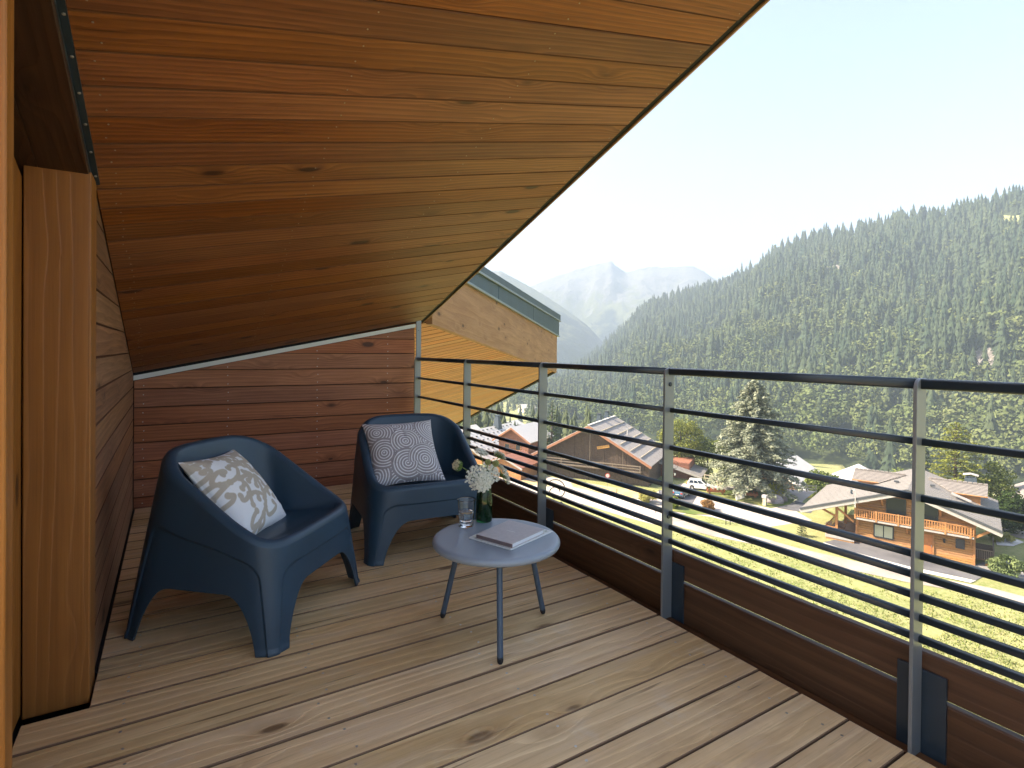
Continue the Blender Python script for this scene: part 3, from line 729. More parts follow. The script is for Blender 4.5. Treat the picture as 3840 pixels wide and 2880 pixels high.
# ---- glass of water
t = NT('clear_glass'); MAT['glass'] = t.bsdf((1, 1, 1), .0, 0, .5, None, Transmission_Weight=1.0, IOR=1.47)
t = NT('water'); MAT['water'] = t.bsdf((.97, .99, 1), .0, 0, .5, None, Transmission_Weight=1.0, IOR=1.33)
t = NT('green_bottle_glass'); MAT['greenglass'] = t.bsdf((.03, .20, .06), .03, 0, .6, None, Transmission_Weight=.92, IOR=1.5)
TT = TZ-.0015
GP = (1.037, 2.036, TT+.0004)
gl = MB().lathe([(.0001, 0), (.0285, 0), (.0305, .003), (.0300, .012), (.0290, .017), (.0300, .024), (.0330, .055), (.0365, .108), (.0372, .1100), (.0362, .1105), (.0352, .108), (.0315, .055), (.0285, .026), (.0260, .0190), (.0001, .0180)], 48, GP).build('water_glass', MAT['glass'], smooth=True)
tag(gl, 'clear drinking glass half full of water on the table', 'glass')
MB().lathe([(.0001, .0184), (.0258, .0194), (.0283, .0264), (.0312, .055), (.0317, .0600), (.0001, .0602)], 48, GP).build('water', MAT['water'], gl, smooth=True)

# ---- green bottle with wild carrot flowers
VP = (1.133, 2.058, TT+.0004)
va = MB().lathe([(.0001, 0), (.030, 0), (.0345, .004), (.0355, .012), (.0355, .070), (.0345, .095), (.0310, .120), (.0270, .142), (.0262, .150), (.0255, .1515), (.0246, .150), (.0252, .142), (.0290, .120), (.0325, .095), (.0333, .070), (.0333, .014), (.030, .007), (.0001, .006)], 48, VP).build('glass_vase', MAT['greenglass'], smooth=True)
tag(va, 'dark green glass bottle used as a vase on the table', 'vase')
MAT['stem'] = plain('flower_stem', (.16, .25, .06), .6)
MAT['petal'] = plain('white_floret', (.78, .77, .66), .7, Subsurface_Weight=.0)
MAT['bud'] = plain('green_seed_head', (.30, .33, .13), .7)
MAT['dry'] = plain('cream_dry_floret', (.60, .54, .38), .75)
def on_view(x, y, dep): return at_depth(x, y, dep)
def flower(label, hx, hy, dep, r, kind, axis, grp='wild carrot flowers in the bottle'):
    h = on_view(hx, hy, dep); base = Vector(VP) + Vector((rnd.uniform(-.010, .010), rnd.uniform(-.010, .010), .012)); neck = Vector(VP) + Vector(((h.x-VP[0])*.12+rnd.uniform(-.006, .006), (h.y-VP[1])*.12, .150))
    o = tag(empty('flower', base), label, 'flower', grp)
    ax = Vector(axis).normalized()
    mid = neck*.45 + h*.55 + Vector((0, 0, .012))
    pts = []
    P = [base, neck, mid, h-ax*r*.55]
    for k in range(13):
        u = k/12*3; i = min(2, int(u)); f = u-i
        p0, p1, p2, p3 = P[max(0, i-1)], P[i], P[i+1], P[min(3, i+2)]
        pts.append(.5*((2*p1)+(-p0+p2)*f+(2*p0-5*p1+4*p2-p3)*f*f+(-p0+3*p1-3*p2+p3)*f**3))
    MB().tube(pts, [.0021]*8+[.0017]*5, 6).build('stem', MAT['stem'], o, smooth=True)
    a = ax.cross(Vector((.2, .5, .83))).normalized(); b = ax.cross(a)
    st = MB(); fl_ = MB(); root = h-ax*r*.55
    if kind == 'umbel':
        NU = 46
        for k in range(NU):
            rr = r*math.sqrt((k+.5)/NU); an = k*2.39996
            tip = h + a*(rr*math.cos(an)) + b*(rr*math.sin(an)) - ax*(rr*rr/r*.35) + ax*rnd.uniform(-.003, .003)
            st.tube([root, (root+tip)/2 + (tip-h)*.12, tip], .0006, 4, cap=False)
            for j in range(11):
                q = tip + Vector((rnd.gauss(0, 1), rnd.gauss(0, 1), rnd.gauss(0, 1)))*r*.055 + ax*rnd.uniform(0, .004)
                n_ = (ax*1.2 + Vector((rnd.uniform(-1, 1), rnd.uniform(-1, 1), rnd.uniform(-1, 1)))*.8).normalized()
                u_ = n_.cross(Vector((.3, .2, .9))).normalized(); w_ = n_.cross(u_); sz = rnd.uniform(.0030, .0052)
                i0 = len(fl_.v); pv = [q]
                for e in range(5):
                    t_ = e*2*math.pi/5; pv += [q + (u_*math.cos(t_-.42)+w_*math.sin(t_-.42))*sz*.85 + n_*.0004, q + (u_*math.cos(t_+.42)+w_*math.sin(t_+.42))*sz*.85 + n_*.0006]
                fl_.add(pv, [(0, 1+2*e, 2+2*e) for e in range(5)])
    elif kind == 'cup':                                   # closed, bird's-nest head
        NU = 30
        for k in range(NU):
            an = k*2.39996; rr = r*(.35+.65*math.sqrt((k+.5)/NU))
            out = a*math.cos(an)+b*math.sin(an)
            tip = root + ax*r*1.5*(1-.25*(k/NU)) + out*rr*.72; st.tube([root, root+ax*r*.5+out*rr*.95, tip], .0008, 4, cap=False)
            for j in range(7):
                q = tip + Vector((rnd.gauss(0, 1), rnd.gauss(0, 1), rnd.gauss(0, 1)))*r*.09; sz = rnd.uniform(.0022, .0040)
                u_ = Vector((rnd.uniform(-1, 1), rnd.uniform(-1, 1), rnd.uniform(-1, 1))).normalized(); w_ = u_.cross(ax).normalized()
                fl_.add([q-u_*sz, q+w_*sz, q+u_*sz, q-w_*sz], [(0, 1, 2, 3)])
    else:                                                 # rounded green seed head
        for k in range(150):
            zc_ = 1-2*(k+.5)/150; an = k*2.39996; s_ = math.sqrt(1-zc_*zc_)
            d = a*(s_*math.cos(an)) + b*(s_*math.sin(an)) + ax*zc_
            q = h + d*r*.85; e1 = d.cross(a+b*.3).normalized()*r*.16; e2 = d.cross(e1).normalized()*r*.16
            fl_.add([q-e1, q+e2, q+e1, q-e2, q+d*r*.3], [(0, 1, 4), (1, 2, 4), (2, 3, 4), (3, 0, 4)])
        fl_.lathe([(.0001, -r*.85), (r*.6, -r*.6), (r*.85, 0), (r*.6, r*.6), (.0001, r*.85)], 8, h)
    if st.f: st.build('ray_stalk', MAT['stem'], o)
    q = fl_.build('flower_head', {'umbel': MAT['petal'], 'cup': MAT['dry'], 'bud': MAT['bud']}[kind], o); q['kind'] = 'stuff'
    for k in range(6):
        d = (a*math.cos(k*1.05)+b*math.sin(k*1.05)-ax*.3).normalized(); st2 = None
flower('dry cream flower head curling out to the far left of the bouquet', 1722, 1748, 2.30, .026, 'cup', (-.85, -.1, .35))
flower('small white flower standing highest on a thin stem', 1806, 1690, 2.42, .030, 'umbel', (.25, -.25, .9))
flower('white flower leaning right in front of the railing beside the tall one', 1876, 1703, 2.50, .030, 'umbel', (.6, .2, .75))
flower('left one of two round green seed heads in the bouquet', 1830, 1733, 2.30, .0125, 'bud', (0, 0, 1))
flower('right one of two round green seed heads in the bouquet', 1859, 1738, 2.28, .0135, 'bud', (.1, 0, 1))
flower('large white flower head at the left drooping over the bottle rim', 1790, 1790, 2.27, .048, 'umbel', (-.45, -.75, .25))
flower('large white flower head in the middle of the bouquet', 1842, 1768, 2.31, .047, 'umbel', (.1, -.75, .55))
flower('white flower head hanging low over the front of the bottle', 1815, 1812, 2.25, .036, 'umbel', (-.15, -.85, .05))
flower('wide white flower head hanging out to the right of the bottle', 1900, 1775, 2.36, .045, 'umbel', (.75, -.25, .35))

# ---- folder and hardcover book on the table
def paper_print(name):
    t = NT(name); a = t.N.new('ShaderNodeVertexColor'); a.layer_name = 'print'
    return t.bsdf(a.outputs[0], .35, 0, .4)
fc = [Vector((.977, 1.895, 0)), Vector((1.049, 1.702, 0)), Vector((1.300, 1.793, 0)), Vector((1.222, 2.003, 0))]
MAT['cover_print'] = paper_print('patterned_folder_cover')
def sheet(corners, z0, z1, n, fn, name, mat, parent=None):
    """flat printed sheet with thickness; fn(u, v) gives the print"""
    g = np.linspace(0, 1, n); U, W = np.meshgrid(g, g); c = [np.array(p) for p in corners]
    P = ((1-U)*(1-W))[..., None]*c[0] + (U*(1-W))[..., None]*c[1] + (U*W)[..., None]*c[2] + ((1-U)*W)[..., None]*c[3]
    T = P.copy(); T[..., 2] = z1; Bm = P.copy(); Bm[..., 2] = z0
    V = np.concatenate([T.reshape(-1, 3), Bm.reshape(-1, 3)]); idx = np.arange(n*n).reshape(n, n)
    q = np.stack([idx[:-1, :-1], idx[:-1, 1:], idx[1:, 1:], idx[1:, :-1]], -1).reshape(-1, 4)
    rim = np.concatenate([idx[0, :-1], idx[:-1, -1], idx[-1, :0:-1], idx[:0:-1, 0]]); rn = np.roll(rim, -1)
    o = np_obj(name, V, np.concatenate([q, (q+n*n)[:, ::-1], np.stack([rim, rim+n*n, rn+n*n, rn], -1)]), mat, parent)
    C = fn(U, W); color_attr(o, np.concatenate([C.reshape(-1, 3), C.reshape(-1, 3)])); return o
def folder_print(U, W):
    base = np.array([.62, .64, .58]); dk = np.array([.17, .20, .12])
    k = np.zeros(U.shape)
    r = np.random.default_rng(4)
    for _ in range(170):
        x, y_ = r.uniform(0, 1, 2); a = r.uniform(0, np.pi); d = (U-x)*np.cos(a)+(W-y_)*np.sin(a); e = -(U-x)*np.sin(a)+(W-y_)*np.cos(a)
        k = np.maximum(k, ((np.abs(d) < .030) & (np.abs(e) < .008))*1.0)
    edge = np.minimum(np.minimum(U, 1-U), np.minimum(W, 1-W)) < .03
    k = np.where(edge, 0, k); col = base + (dk-base)*k[..., None]*.8
    return np.where(edge[..., None], np.array([.72, .74, .72]), col)
fo = tag(sheet(fc, TT+.0004, TT+.0050, 90, folder_print, 'folder', MAT['cover_print']), 'flat pale folder with green leaf print under the book on the table', 'folder')
bc = [Vector((.994, 1.866, 0)), Vector((1.056, 1.706, 0)), Vector((1.252, 1.783, 0)), Vector((1.197, 1.955, 0))]
book = tag(empty('hardcover_book', (1.12, 1.83, TT+.005)), 'grey beige hardcover book lying on the patterned folder', 'book')
MAT['bookcloth'] = plain('grey_beige_book_cloth', (.50, .46, .45), .6, var=.05, scale=60)
MAT['pages'] = plain('white_page_block', (.75, .76, .80), .7); MAT['bookspine'] = plain('mauve_brown_book_edge', (.16, .12, .125), .6)
MAT['foil'] = plain('white_stamped_title', (.80, .78, .72), .4)
def quad_prism(mb, c, z0, z1, inset=0.0):
    cen = sum(c, Vector())/4; cc = [p+(cen-p).normalized()*inset for p in c]
    v = [(p.x, p.y, z0) for p in cc] + [(p.x, p.y, z1) for p in cc]
    mb.add(v, [(3, 2, 1, 0), (4, 5, 6, 7), (0, 1, 5, 4), (1, 2, 6, 5), (2, 3, 7, 6), (3, 0, 4, 7)]); return mb
z0 = TT+.0056
def bev(o, w=.0008): b = o.modifiers.new('bevel', 'BEVEL'); b.width = w; b.segments = 2; return o
bev(quad_prism(MB(), bc, z0, z0+.0022).build('back_cover', MAT['bookcloth'], book))
bev(quad_prism(MB(), bc, z0+.0154, z0+.0176).build('front_cover', MAT['bookcloth'], book))
quad_prism(MB(), bc, z0+.0023, z0+.0153, .005).build('page_block', MAT['pages'], book)
sv = (bc[0]-bc[3]).normalized(); nv = Vector((sv.y, -sv.x, 0))
e0, e1 = bc[0], bc[1]; ov = ((e0+e1)/2-(bc[2]+bc[3])/2).normalized()
bev(quad_prism(MB(), [e0, e1, e1-ov*.004, e0-ov*.004], z0+.0022, z0+.0154).build('spine', MAT['bookspine'], book))
def text_obj(name, txt, size, M, mat, parent, extrude=.0):
    cu = bpy.data.curves.new(name, 'FONT'); cu.body = txt; cu.size = size; cu.align_x = 'CENTER'; cu.align_y = 'CENTER'; cu.extrude = extrude
    to = bpy.data.objects.new(name, cu); COL.objects.link(to)
    dg = bpy.context.evaluated_depsgraph_get(); me = bpy.data.meshes.new_from_object(to.evaluated_get(dg)); bpy.data.objects.remove(to)
    me.materials.clear(); me.materials.append(mat)
    return mesh_obj(name, None, None, parent=parent, mesh=me, M=M)
bx = (bc[2]-bc[1]).normalized(); by = Vector((-bx.y, bx.x, 0))
ccen = sum(bc, Vector())/4
text_obj('title_lettering', 'Ombellule', .0105, Matrix(((bx.x, by.x, 0, ccen.x), (bx.y, by.y, 0, ccen.y), (0, 0, 1, z0+.0179), (0, 0, 0, 1))) @ Matrix.Rotation(math.radians(-90), 4, 'Z'), MAT['foil'], book, .0001)
# ================================================================== LANDSCAPE
GZ = -22.0
def g(x, y, z=GZ): return on_z(x, y, z)
def az_of(x): return YAW + math.atan((x-CXP)/FOC)          # azimuth of a surveyed column of the photograph
def hash2(x, y):
    s = np.sin(x*127.1 + y*311.7)*43758.5453
    return s-np.floor(s)
def vnoise(x, y):
    xi, yi = np.floor(x), np.floor(y); fx, fy = x-xi, y-yi; fx = fx*fx*(3-2*fx); fy = fy*fy*(3-2*fy)
    a = hash2(xi, yi); b = hash2(xi+1, yi); c = hash2(xi, yi+1); d = hash2(xi+1, yi+1)
    return a+(b-a)*fx+(c-a)*fy+(a-b-c+d)*fx*fy
def fbm(x, y, o=4):
    r = 0; a = .5
    for k in range(o): r = r + a*vnoise(x, y); x, y, a = x*2.03+17.3, y*2.03+9.1, a*.5
    return r
HZ = lambda x: 1311 + .0101*(x-1920)                        # horizon row of the photograph at column x
RIDGE = np.array([(1900, 1470), (2010, 1440), (2148, 1390), (2223, 1345), (2297, 1276), (2347, 1232), (2392, 1185), (2441, 1153), (2546, 1116), (2695, 1084), (2745, 1060), (2819, 1020), (2896, 968),
                  (2993, 925), (3089, 897), (3186, 890), (3282, 863), (3354, 846), (3475, 836), (3547, 838), (3668, 808), (3764, 783), (3840, 766), (4300, 660), (5000, 560), (7000, 620)], float)
raz = np.array([az_of(x) for x, _ in RIDGE])
rdist = np.interp(RIDGE[:, 0], [1900, 2150, 2400, 2800, 3200, 3840, 5000, 7000], [1750, 1550, 1380, 1200, 1060, 940, 800, 800])
rz = CAM_H - rdist*np.cos(raz-YAW)*(RIDGE[:, 1]-HZ(RIDGE[:, 0]))/FOC
rbase = np.interp(RIDGE[:, 0], [1900, 2150, 2400, 2800, 3840, 7000], [620, 470, 410, 370, 330, 300])
def terrain(r, az):
    """height of the ground at distance r and azimuth az from the terrace"""
    R = np.interp(az, raz, rdist); Z = np.interp(az, raz, rz); Bq = np.interp(az, raz, rbase)
    sR = np.clip((az-1.0*az_of(2560))/.05, 0, 1); e0 = 112-13*sR
    ss = np.clip((r-e0)/22, 0, 1); ss = ss*ss*(3-2*ss)
    zf = GZ - 7.0*sR*ss - (40-7*sR)*np.clip((r-e0-14*sR)/240, 0, 1)**.9
    zf = zf - .02*np.clip(r-350, 0, 2200)*np.clip((raz[0]+.06-az)/.1, 0, 1)
    t = np.clip((r-Bq)/(R-Bq), 0, 1)
    x, y = r*np.sin(az), r*np.cos(az)
    gul = (fbm(x/130+3, y/130+8, 3)-.47)*115*t*(1-t)*2.2 + (fbm(x/45, y/45, 2)-.4)*16*t*(1-t)*2
    zh = zf + (Z-zf)*(t**1.05) + gul
    zh = np.where(r > R, Z - (r-R)*.35, zh)
    w = np.clip((az-raz[0])/.03, 0, 1)*np.clip((raz[-1]-az)/.1, 0, 1)
    return np.where(r > Bq, zf + (zh-zf)*w, zf)
def polar_mesh(name, azs, rs, zfn, mat, kind='structure'):
    Az, Rr = np.meshgrid(azs, rs); Z = zfn(Rr, Az)
    V = np.stack([Rr*np.sin(Az), Rr*np.cos(Az), Z], -1).reshape(-1, 3); n, m = Az.shape; idx = np.arange(n*m).reshape(n, m)
    F = np.stack([idx[:-1, :-1], idx[:-1, 1:], idx[1:, 1:], idx[1:, :-1]], -1).reshape(-1, 4)[:, ::-1]
    return tag(np_obj(name, V, F, mat, smooth=True), kind=kind)

t = NT('meadow_grass'); p = t.coords()
n1 = t.noise(p, .35, 4, .6); n2 = t.noise(p, 3.0, 5, .7); n3 = t.noise(p, .05, 3, .5); n4 = t.noise(p, 14.0, 3, .7)
c = t.mix(t.ramp(n1, .35, .65), (.17, .21, .062), (.29, .30, .12)); c = t.mix(t.M('MULTIPLY', t.ramp(n2, .42, .62), .6), c, (.36, .335, .18)); c = t.mix(t.M('MULTIPLY', t.ramp(n4, .55, .72), .5), c, (.10, .15, .035))
n5 = t.noise(p, 1.1, 5, .75); c = t.mix(t.M('MULTIPLY', t.ramp(n5, .56, .68), .5), c, (.12, .17, .05)); c = t.mix(t.M('MULTIPLY', t.ramp(n5, .40, .30), .45), c, (.33, .27, .17))
MAT['grass'] = t.bsdf(t.mix(t.M('MULTIPLY', t.ramp(n3, .4, .65), .35), c, (.34, .31, .15)), .9, 0, .2, t.bump(n4, .6, .2))
t = NT('forest_floor'); p = t.coords(); n1 = t.noise(p, .02, 5, .6)
MAT['floor'] = t.bsdf(t.mix(t.ramp(n1, .4, .62), (.020, .032, .014), (.06, .075, .03)), .95, 0, .1)
azn = np.concatenate([np.linspace(-math.pi, -.35, 60)[:-1], np.linspace(-.35, raz[0]+.02, 60)[:-1], np.linspace(raz[0]+.02, 1.5, 150)[:-1], np.linspace(1.5, math.pi, 40)])
ground = polar_mesh('ground', azn, np.concatenate([[.5, 8, 16], np.linspace(24, 112, 30), np.linspace(118, 640, 46), np.linspace(660, 2300, 30)]), lambda r, a: terrain(r, a) - np.where((a > raz[0]+.03) & (a < raz[-1]) & (r > np.interp(a, raz, rbase)+6), 6.0, 0), MAT['grass'])
hill = polar_mesh('forest_hill', np.linspace(raz[0]+.012, 1.45, 260), np.array([300]), lambda r, a: r*0, MAT['floor']) if False else None
def hill_z(tt, a):
    B_ = np.interp(a, raz, rbase); R_ = np.interp(a, raz, rdist); r = B_ + (R_-B_)*tt; return r, terrain(r, a)
aa = np.linspace(raz[0]+.012, 1.45, 240); tt_ = np.concatenate([np.linspace(-.02, 1, 70), [1.1, 1.3]])
A2, T2 = np.meshgrid(aa, tt_); r2, z2 = hill_z(T2, A2)
V = np.stack([r2*np.sin(A2), r2*np.cos(A2), z2-.05], -1).reshape(-1, 3); idx = np.arange(A2.size).reshape(A2.shape)
hill = tag(np_obj('forest_hill', V, np.stack([idx[:-1, :-1], idx[:-1, 1:], idx[1:, 1:], idx[1:, :-1]], -1).reshape(-1, 4)[:, ::-1], MAT['floor'], smooth=True), kind='structure')

# ---- distant mountains
def mountain(name, pts, dist, depth, base_y, mat, seed, rough):
    P = np.array(pts, float); xs = np.linspace(P[0, 0], P[-1, 0], 260); ysil = np.interp(xs, P[:, 0], P[:, 1])
    azs = np.array([az_of(x) for x in xs]); nr = 70
    V = []
    for k in range(nr):
        f = k/(nr-1); r = dist - depth*(1-f) if k < nr-1 else dist
        zt = CAM_H - dist*np.cos(azs-YAW)*(ysil-HZ(xs))/FOC; z0 = CAM_H - (dist-depth)*np.cos(azs-YAW)*(base_y-HZ(xs))/FOC
        X, Y = r*np.sin(azs), r*np.cos(azs)
        ridg = 1-np.abs(2*fbm(X/260+seed, Y/260, 4)-.95)
        z = z0 + (zt-z0)*f**1.15 + (ridg-.6)*rough*math.sin(math.pi*min(1, f*1.0))*(1.0 if f < 1 else 0)
        if k == nr-1: z = zt + (fbm(xs/9+seed, xs*0, 3)-.45)*rough*.06
        V.append(np.stack([X, Y, z], -1))
    V.append(V[-1]*np.array([1.12, 1.12, 1]) - np.array([0, 0, 320]))
    V = np.concatenate(V); m = len(xs); idx = np.arange((nr+1)*m).reshape(nr+1, m)
    F = np.stack([idx[:-1, :-1], idx[:-1, 1:], idx[1:, 1:], idx[1:, :-1]], -1).reshape(-1, 4)[:, ::-1]
    return tag(np_obj(name, V, F, mat, smooth=True), kind='structure')
t = NT('mountain_slopes'); p = t.coords(); sp_ = t.N.new('ShaderNodeSeparateXYZ'); t.put(sp_.inputs[0], p)
n1 = t.noise(p, .006, 6, .65); n2 = t.noise(p, .03, 5, .7)
geo = t.N.new('ShaderNodeNewGeometry'); sn = t.N.new('ShaderNodeSeparateXYZ'); t.put(sn.inputs[0], geo.outputs['Normal'])
hz = t.M('ADD', t.M('MULTIPLY', sp_.outputs[2], .0032), t.M('MULTIPLY', t.M('SUBTRACT', n1, .5), 2.6))
c = t.mix(t.ramp(hz, .25, .62), (.010, .022, .016), (.13, .14, .06)); c = t.mix(t.ramp(t.M('ADD', hz, t.M('MULTIPLY', n2, .9)), 1.15, 1.5), c, (.18, .175, .17))
c = t.mix(t.M('MULTIPLY', t.ramp(n2, .5, .7), .6), c, (.03, .05, .025))
MAT['mountain'] = t.bsdf(c, .95, 0, .1, t.bump(n2, 1.0, 20))
mountain('mountain', [(1500, 1150), (1800, 1120), (1900, 1105), (1989, 1072), (2049, 1046), (2100, 1028), (2158, 1008), (2205, 996), (2243, 986), (2270, 984), (2290, 974), (2302, 992), (2325, 1008), (2342, 1020), (2365, 1016), (2397, 1005), (2441, 998), (2475, 1001), (2521, 1000), (2560, 998), (2596, 997), (2635, 1014), (2670, 1040), (2720, 1060), (2850, 1120), (3200, 1180), (4200, 1250)], 3300, 900, 1400, MAT['mountain'], 3.1, 190)
mountain('mountain', [(300, 820), (900, 900), (1400, 960), (1700, 1000), (1810, 1016), (1875, 1014), (1924, 1040), (1984, 1072), (2040, 1105), (2098, 1142), (2198, 1215), (2280, 1300), (2360, 1390)], 2300, 800, 1420, MAT['mountain'], 8.4, 60)

# ---- forest on the hill: thousands of trees nobody could count
def conifer_proto(seed, layers=6, pts=7):
    r = np.random.default_rng(seed); V = []; F = []
    for k in range(layers):
        f = k/layers; zb_ = .04+.86*f; zt = min(1.0, zb_ + .30*(1-f*.45)); R = .21*(1-f)**.9+.02; b = len(V)
        V.append((r.normal(0, .006), r.normal(0, .006), zt)); n = pts*2; ph = r.uniform(0, 6.28)
        for j in range(n):
            a = ph+2*math.pi*j/n; q = R*(1.0 if j % 2 == 0 else .50)*r.uniform(.75, 1.2)
            V.append((q*math.cos(a), q*math.sin(a), zb_ + (-.035 if j % 2 == 0 else .03) + r.normal(0, .012)))
        for j in range(n): F.append((b, b+1+j, b+1+(j+1) % n))
    return np.array(V), np.array(F)
_ph = (1+5**.5)/2
ICO_V = np.array([(-1, _ph, 0), (1, _ph, 0), (-1, -_ph, 0), (1, -_ph, 0), (0, -1, _ph), (0, 1, _ph), (0, -1, -_ph), (0, 1, -_ph), (_ph, 0, -1), (_ph, 0, 1), (-_ph, 0, -1), (-_ph, 0, 1)])/math.hypot(1, _ph)
ICO_F = np.array([(0, 11, 5), (0, 5, 1), (0, 1, 7), (0, 7, 10), (0, 10, 11), (1, 5, 9), (5, 11, 4), (11, 10, 2), (10, 7, 6), (7, 1, 8), (3, 9, 4), (3, 4, 2), (3, 2, 6), (3, 6, 8), (3, 8, 9), (4, 9, 5), (2, 4, 11), (6, 2, 10), (8, 6, 7), (9, 8, 1)])
def broad_proto(seed, n=125):
    """a leafy crown: leaf sprays facing outwards on a handful of lobes"""
    r = np.random.default_rng(seed); V = []; F = []; lobes = [(r.normal(0, .10), r.normal(0, .10), r.uniform(.38, .80), r.uniform(.15, .24)) for _ in range(6)]
    for k in range(n):
        lx, ly, lz, R = lobes[r.integers(6)]; d = r.normal(size=3); d[2] = abs(d[2])*.9-.25; d /= np.linalg.norm(d); c = np.array([lx, ly, lz])+d*R*np.array([1, 1, .9])
        nn = d+r.normal(0, .35, 3); nn /= np.linalg.norm(nn); u = np.cross(nn, r.normal(size=3)); u /= np.linalg.norm(u); w = np.cross(nn, u); s = r.uniform(.026, .052); b = len(V)
        V += [c-u*s-w*s*.2, c+w*s, c+u*s-w*s*.2, c-w*s*.9]; F += [(b, b+1, b+2), (b, b+2, b+3)]
    return np.array(V), np.array(F)
protos_c = [conifer_proto(s) for s in range(5)]; protos_b = [broad_proto(20+s) for s in range(5)]
def scatter(pos, hts, kinds, cols, name, mat):
    Vs = []; Fs = []; Cs = []; off = 0; r = np.random.default_rng(5)
    for p_, h, k, c_ in zip(pos, hts, kinds, cols):
        V0, F0 = (protos_c if k == 0 else protos_b)[r.integers(5)]
        a = r.uniform(0, 6.28); ca, sa = math.cos(a), math.sin(a); w = h*(r.uniform(.72, 1.05) if k == 0 else r.uniform(.9, 1.25))
        V = np.column_stack([(V0[:, 0]*ca-V0[:, 1]*sa)*w, (V0[:, 0]*sa+V0[:, 1]*ca)*w, V0[:, 2]*h]) + p_
        Vs.append(V); Fs.append(F0+off); off += len(V); Cs.append(np.repeat(c_[None], len(V), 0)*r.uniform(.82, 1.18, (len(V), 1)))
    o = np_obj(name, np.concatenate(Vs), np.concatenate(Fs), mat); color_attr(o, np.concatenate(Cs), 'tint'); return o
t = NT('forest_foliage'); a = t.N.new('ShaderNodeVertexColor'); a.layer_name = 'tint'
b = t.bsdf(a.outputs[0], .85, 0, .15); MAT['forest'] = b
fr = np.random.default_rng(21)
NT_ = 14500
fa = fr.uniform(raz[0]+.012, az_of(4150), NT_); ft = fr.uniform(-.01, 1.03, NT_)**.92
R_ = np.interp(fa, raz, rdist); B_ = np.interp(fa, raz, rbase); frr = B_+(R_-B_)*ft
keepm = fr.uniform(0, 1, NT_) < (frr/R_)**.6*np.clip(.35+1.5*fbm(frr*np.sin(fa)/38, frr*np.cos(fa)/38, 2), .3, 1)
fx = frr*np.sin(fa); fy = frr*np.cos(fa); fz = terrain(frr, fa)
colx = CXP + FOC*np.tan(fa-YAW); rowy = HZ(colx) + FOC*(CAM_H-fz)/(frr*np.cos(fa-YAW))
def inblob(cx_, cy_, rx, ry): return ((colx-cx_)/rx)**2 + ((rowy-cy_)/ry)**2 + .8*(fbm(fx/30, fy/30, 2)-.45) < 1
clear = inblob(3800, 845, 115, 42) | inblob(3120, 1025, 40, 28) | inblob(3690, 1362, 60, 48) | inblob(3735, 940, 40, 10)
glade = fbm(fx/60+4, fy/60+1, 3) > .66
m_ = keepm & ~clear & ~(glade & (fr.uniform(0, 1, NT_) < .6))
fx, fy, fz, ft, frr, colx, rowy = [q[m_] for q in (fx, fy, fz, ft, frr, colx, rowy)]
pb = np.clip(.66 - .95*ft, .05, .62)*np.clip(.25+1.9*fbm(fx/90+9, fy/90, 3), .1, 1.7)
kk = (fr.uniform(0, 1, len(fx)) < pb).astype(int)
hh = np.where(kk == 0, 13+28*fr.beta(2.0, 1.9, len(fx)), fr.uniform(15, 29, len(fx)))*(.75+.5*fbm(fx/55+2, fy/55+7, 2))
con = np.array([.016, .034, .022]); con2 = np.array([.058, .074, .034]); brd = np.array([.060, .090, .030]); brd2 = np.array([.125, .140, .050])
u_ = fr.uniform(0, 1, (len(fx), 1)); tone = np.clip(fbm(fx/70, fy/70, 3)*1.6-.25, 0, 1)[:, None]
fcol = np.where(kk[:, None] == 0, con+(con2-con)*(.6*u_+.4*tone), brd+(brd2-brd)*(.6*u_+.4*tone))
forest = tag(scatter(np.stack([fx, fy, fz-.6], -1), hh, kk, fcol, 'hill_forest', MAT['forest']), 'dense spruce and beech forest covering the steep hillside', 'forest', kind='stuff')
# rock faces and the high meadow on the hill
t = NT('pale_rock'); p = t.coords(); n1 = t.noise(p, .25, 6, .7)
MAT['rock'] = t.bsdf(t.mix(t.ramp(n1, .35, .65), (.13, .115, .105), (.25, .225, .205)), .95, 0, .15, t.bump(n1, 1.0, 1.5))
def hill_point(x, y):
    a = az_of(x); rs = np.linspace(330, 1500, 1200); z = terrain(rs, np.full_like(rs, a)); row = HZ(x) + FOC*(CAM_H-z)/(rs*math.cos(a-YAW))
    k = int(np.argmax(row <= y)); r = rs[k]; return Vector((r*math.sin(a), r*math.cos(a), float(z[k])))
def patch(name, cx_, cy_, rx, ry, mat, lift, seed):
    r = np.random.default_rng(seed); V = [hill_point(cx_, cy_)]; F = []
    for ring in (.33, .66, 1.0):
        for k in range(18):
            a = 2*math.pi*k/18; w = r.uniform(.75, 1.2)*ring; V.append(hill_point(cx_+rx*w*math.cos(a), cy_+ry*w*math.sin(a)))
    for k in range(18): F.append((0, 1+k, 1+(k+1) % 18))
    for b_ in (0, 18):
        for k in range(18): F.append((1+b_+k, 19+b_+k, 19+b_+(k+1) % 18, 1+b_+(k+1) % 18))
    V = [v + Vector((r.uniform(-1, 1), r.uniform(-1, 1), lift+r.uniform(-.5, .8))) for v in V]
    return tag(mesh_obj(name, V, F, mat, smooth=False), kind='structure')
patch('rock_outcrop', 3690, 1362, 58, 45, MAT['rock'], 3, 1); patch('rock_outcrop', 3120, 1022, 36, 24, MAT['rock'], 3, 2)
patch('high_meadow', 3805, 848, 105, 36, MAT['grass'], 2, 3); patch('high_meadow', 3735, 940, 34, 8, MAT['grass'], 2, 4)

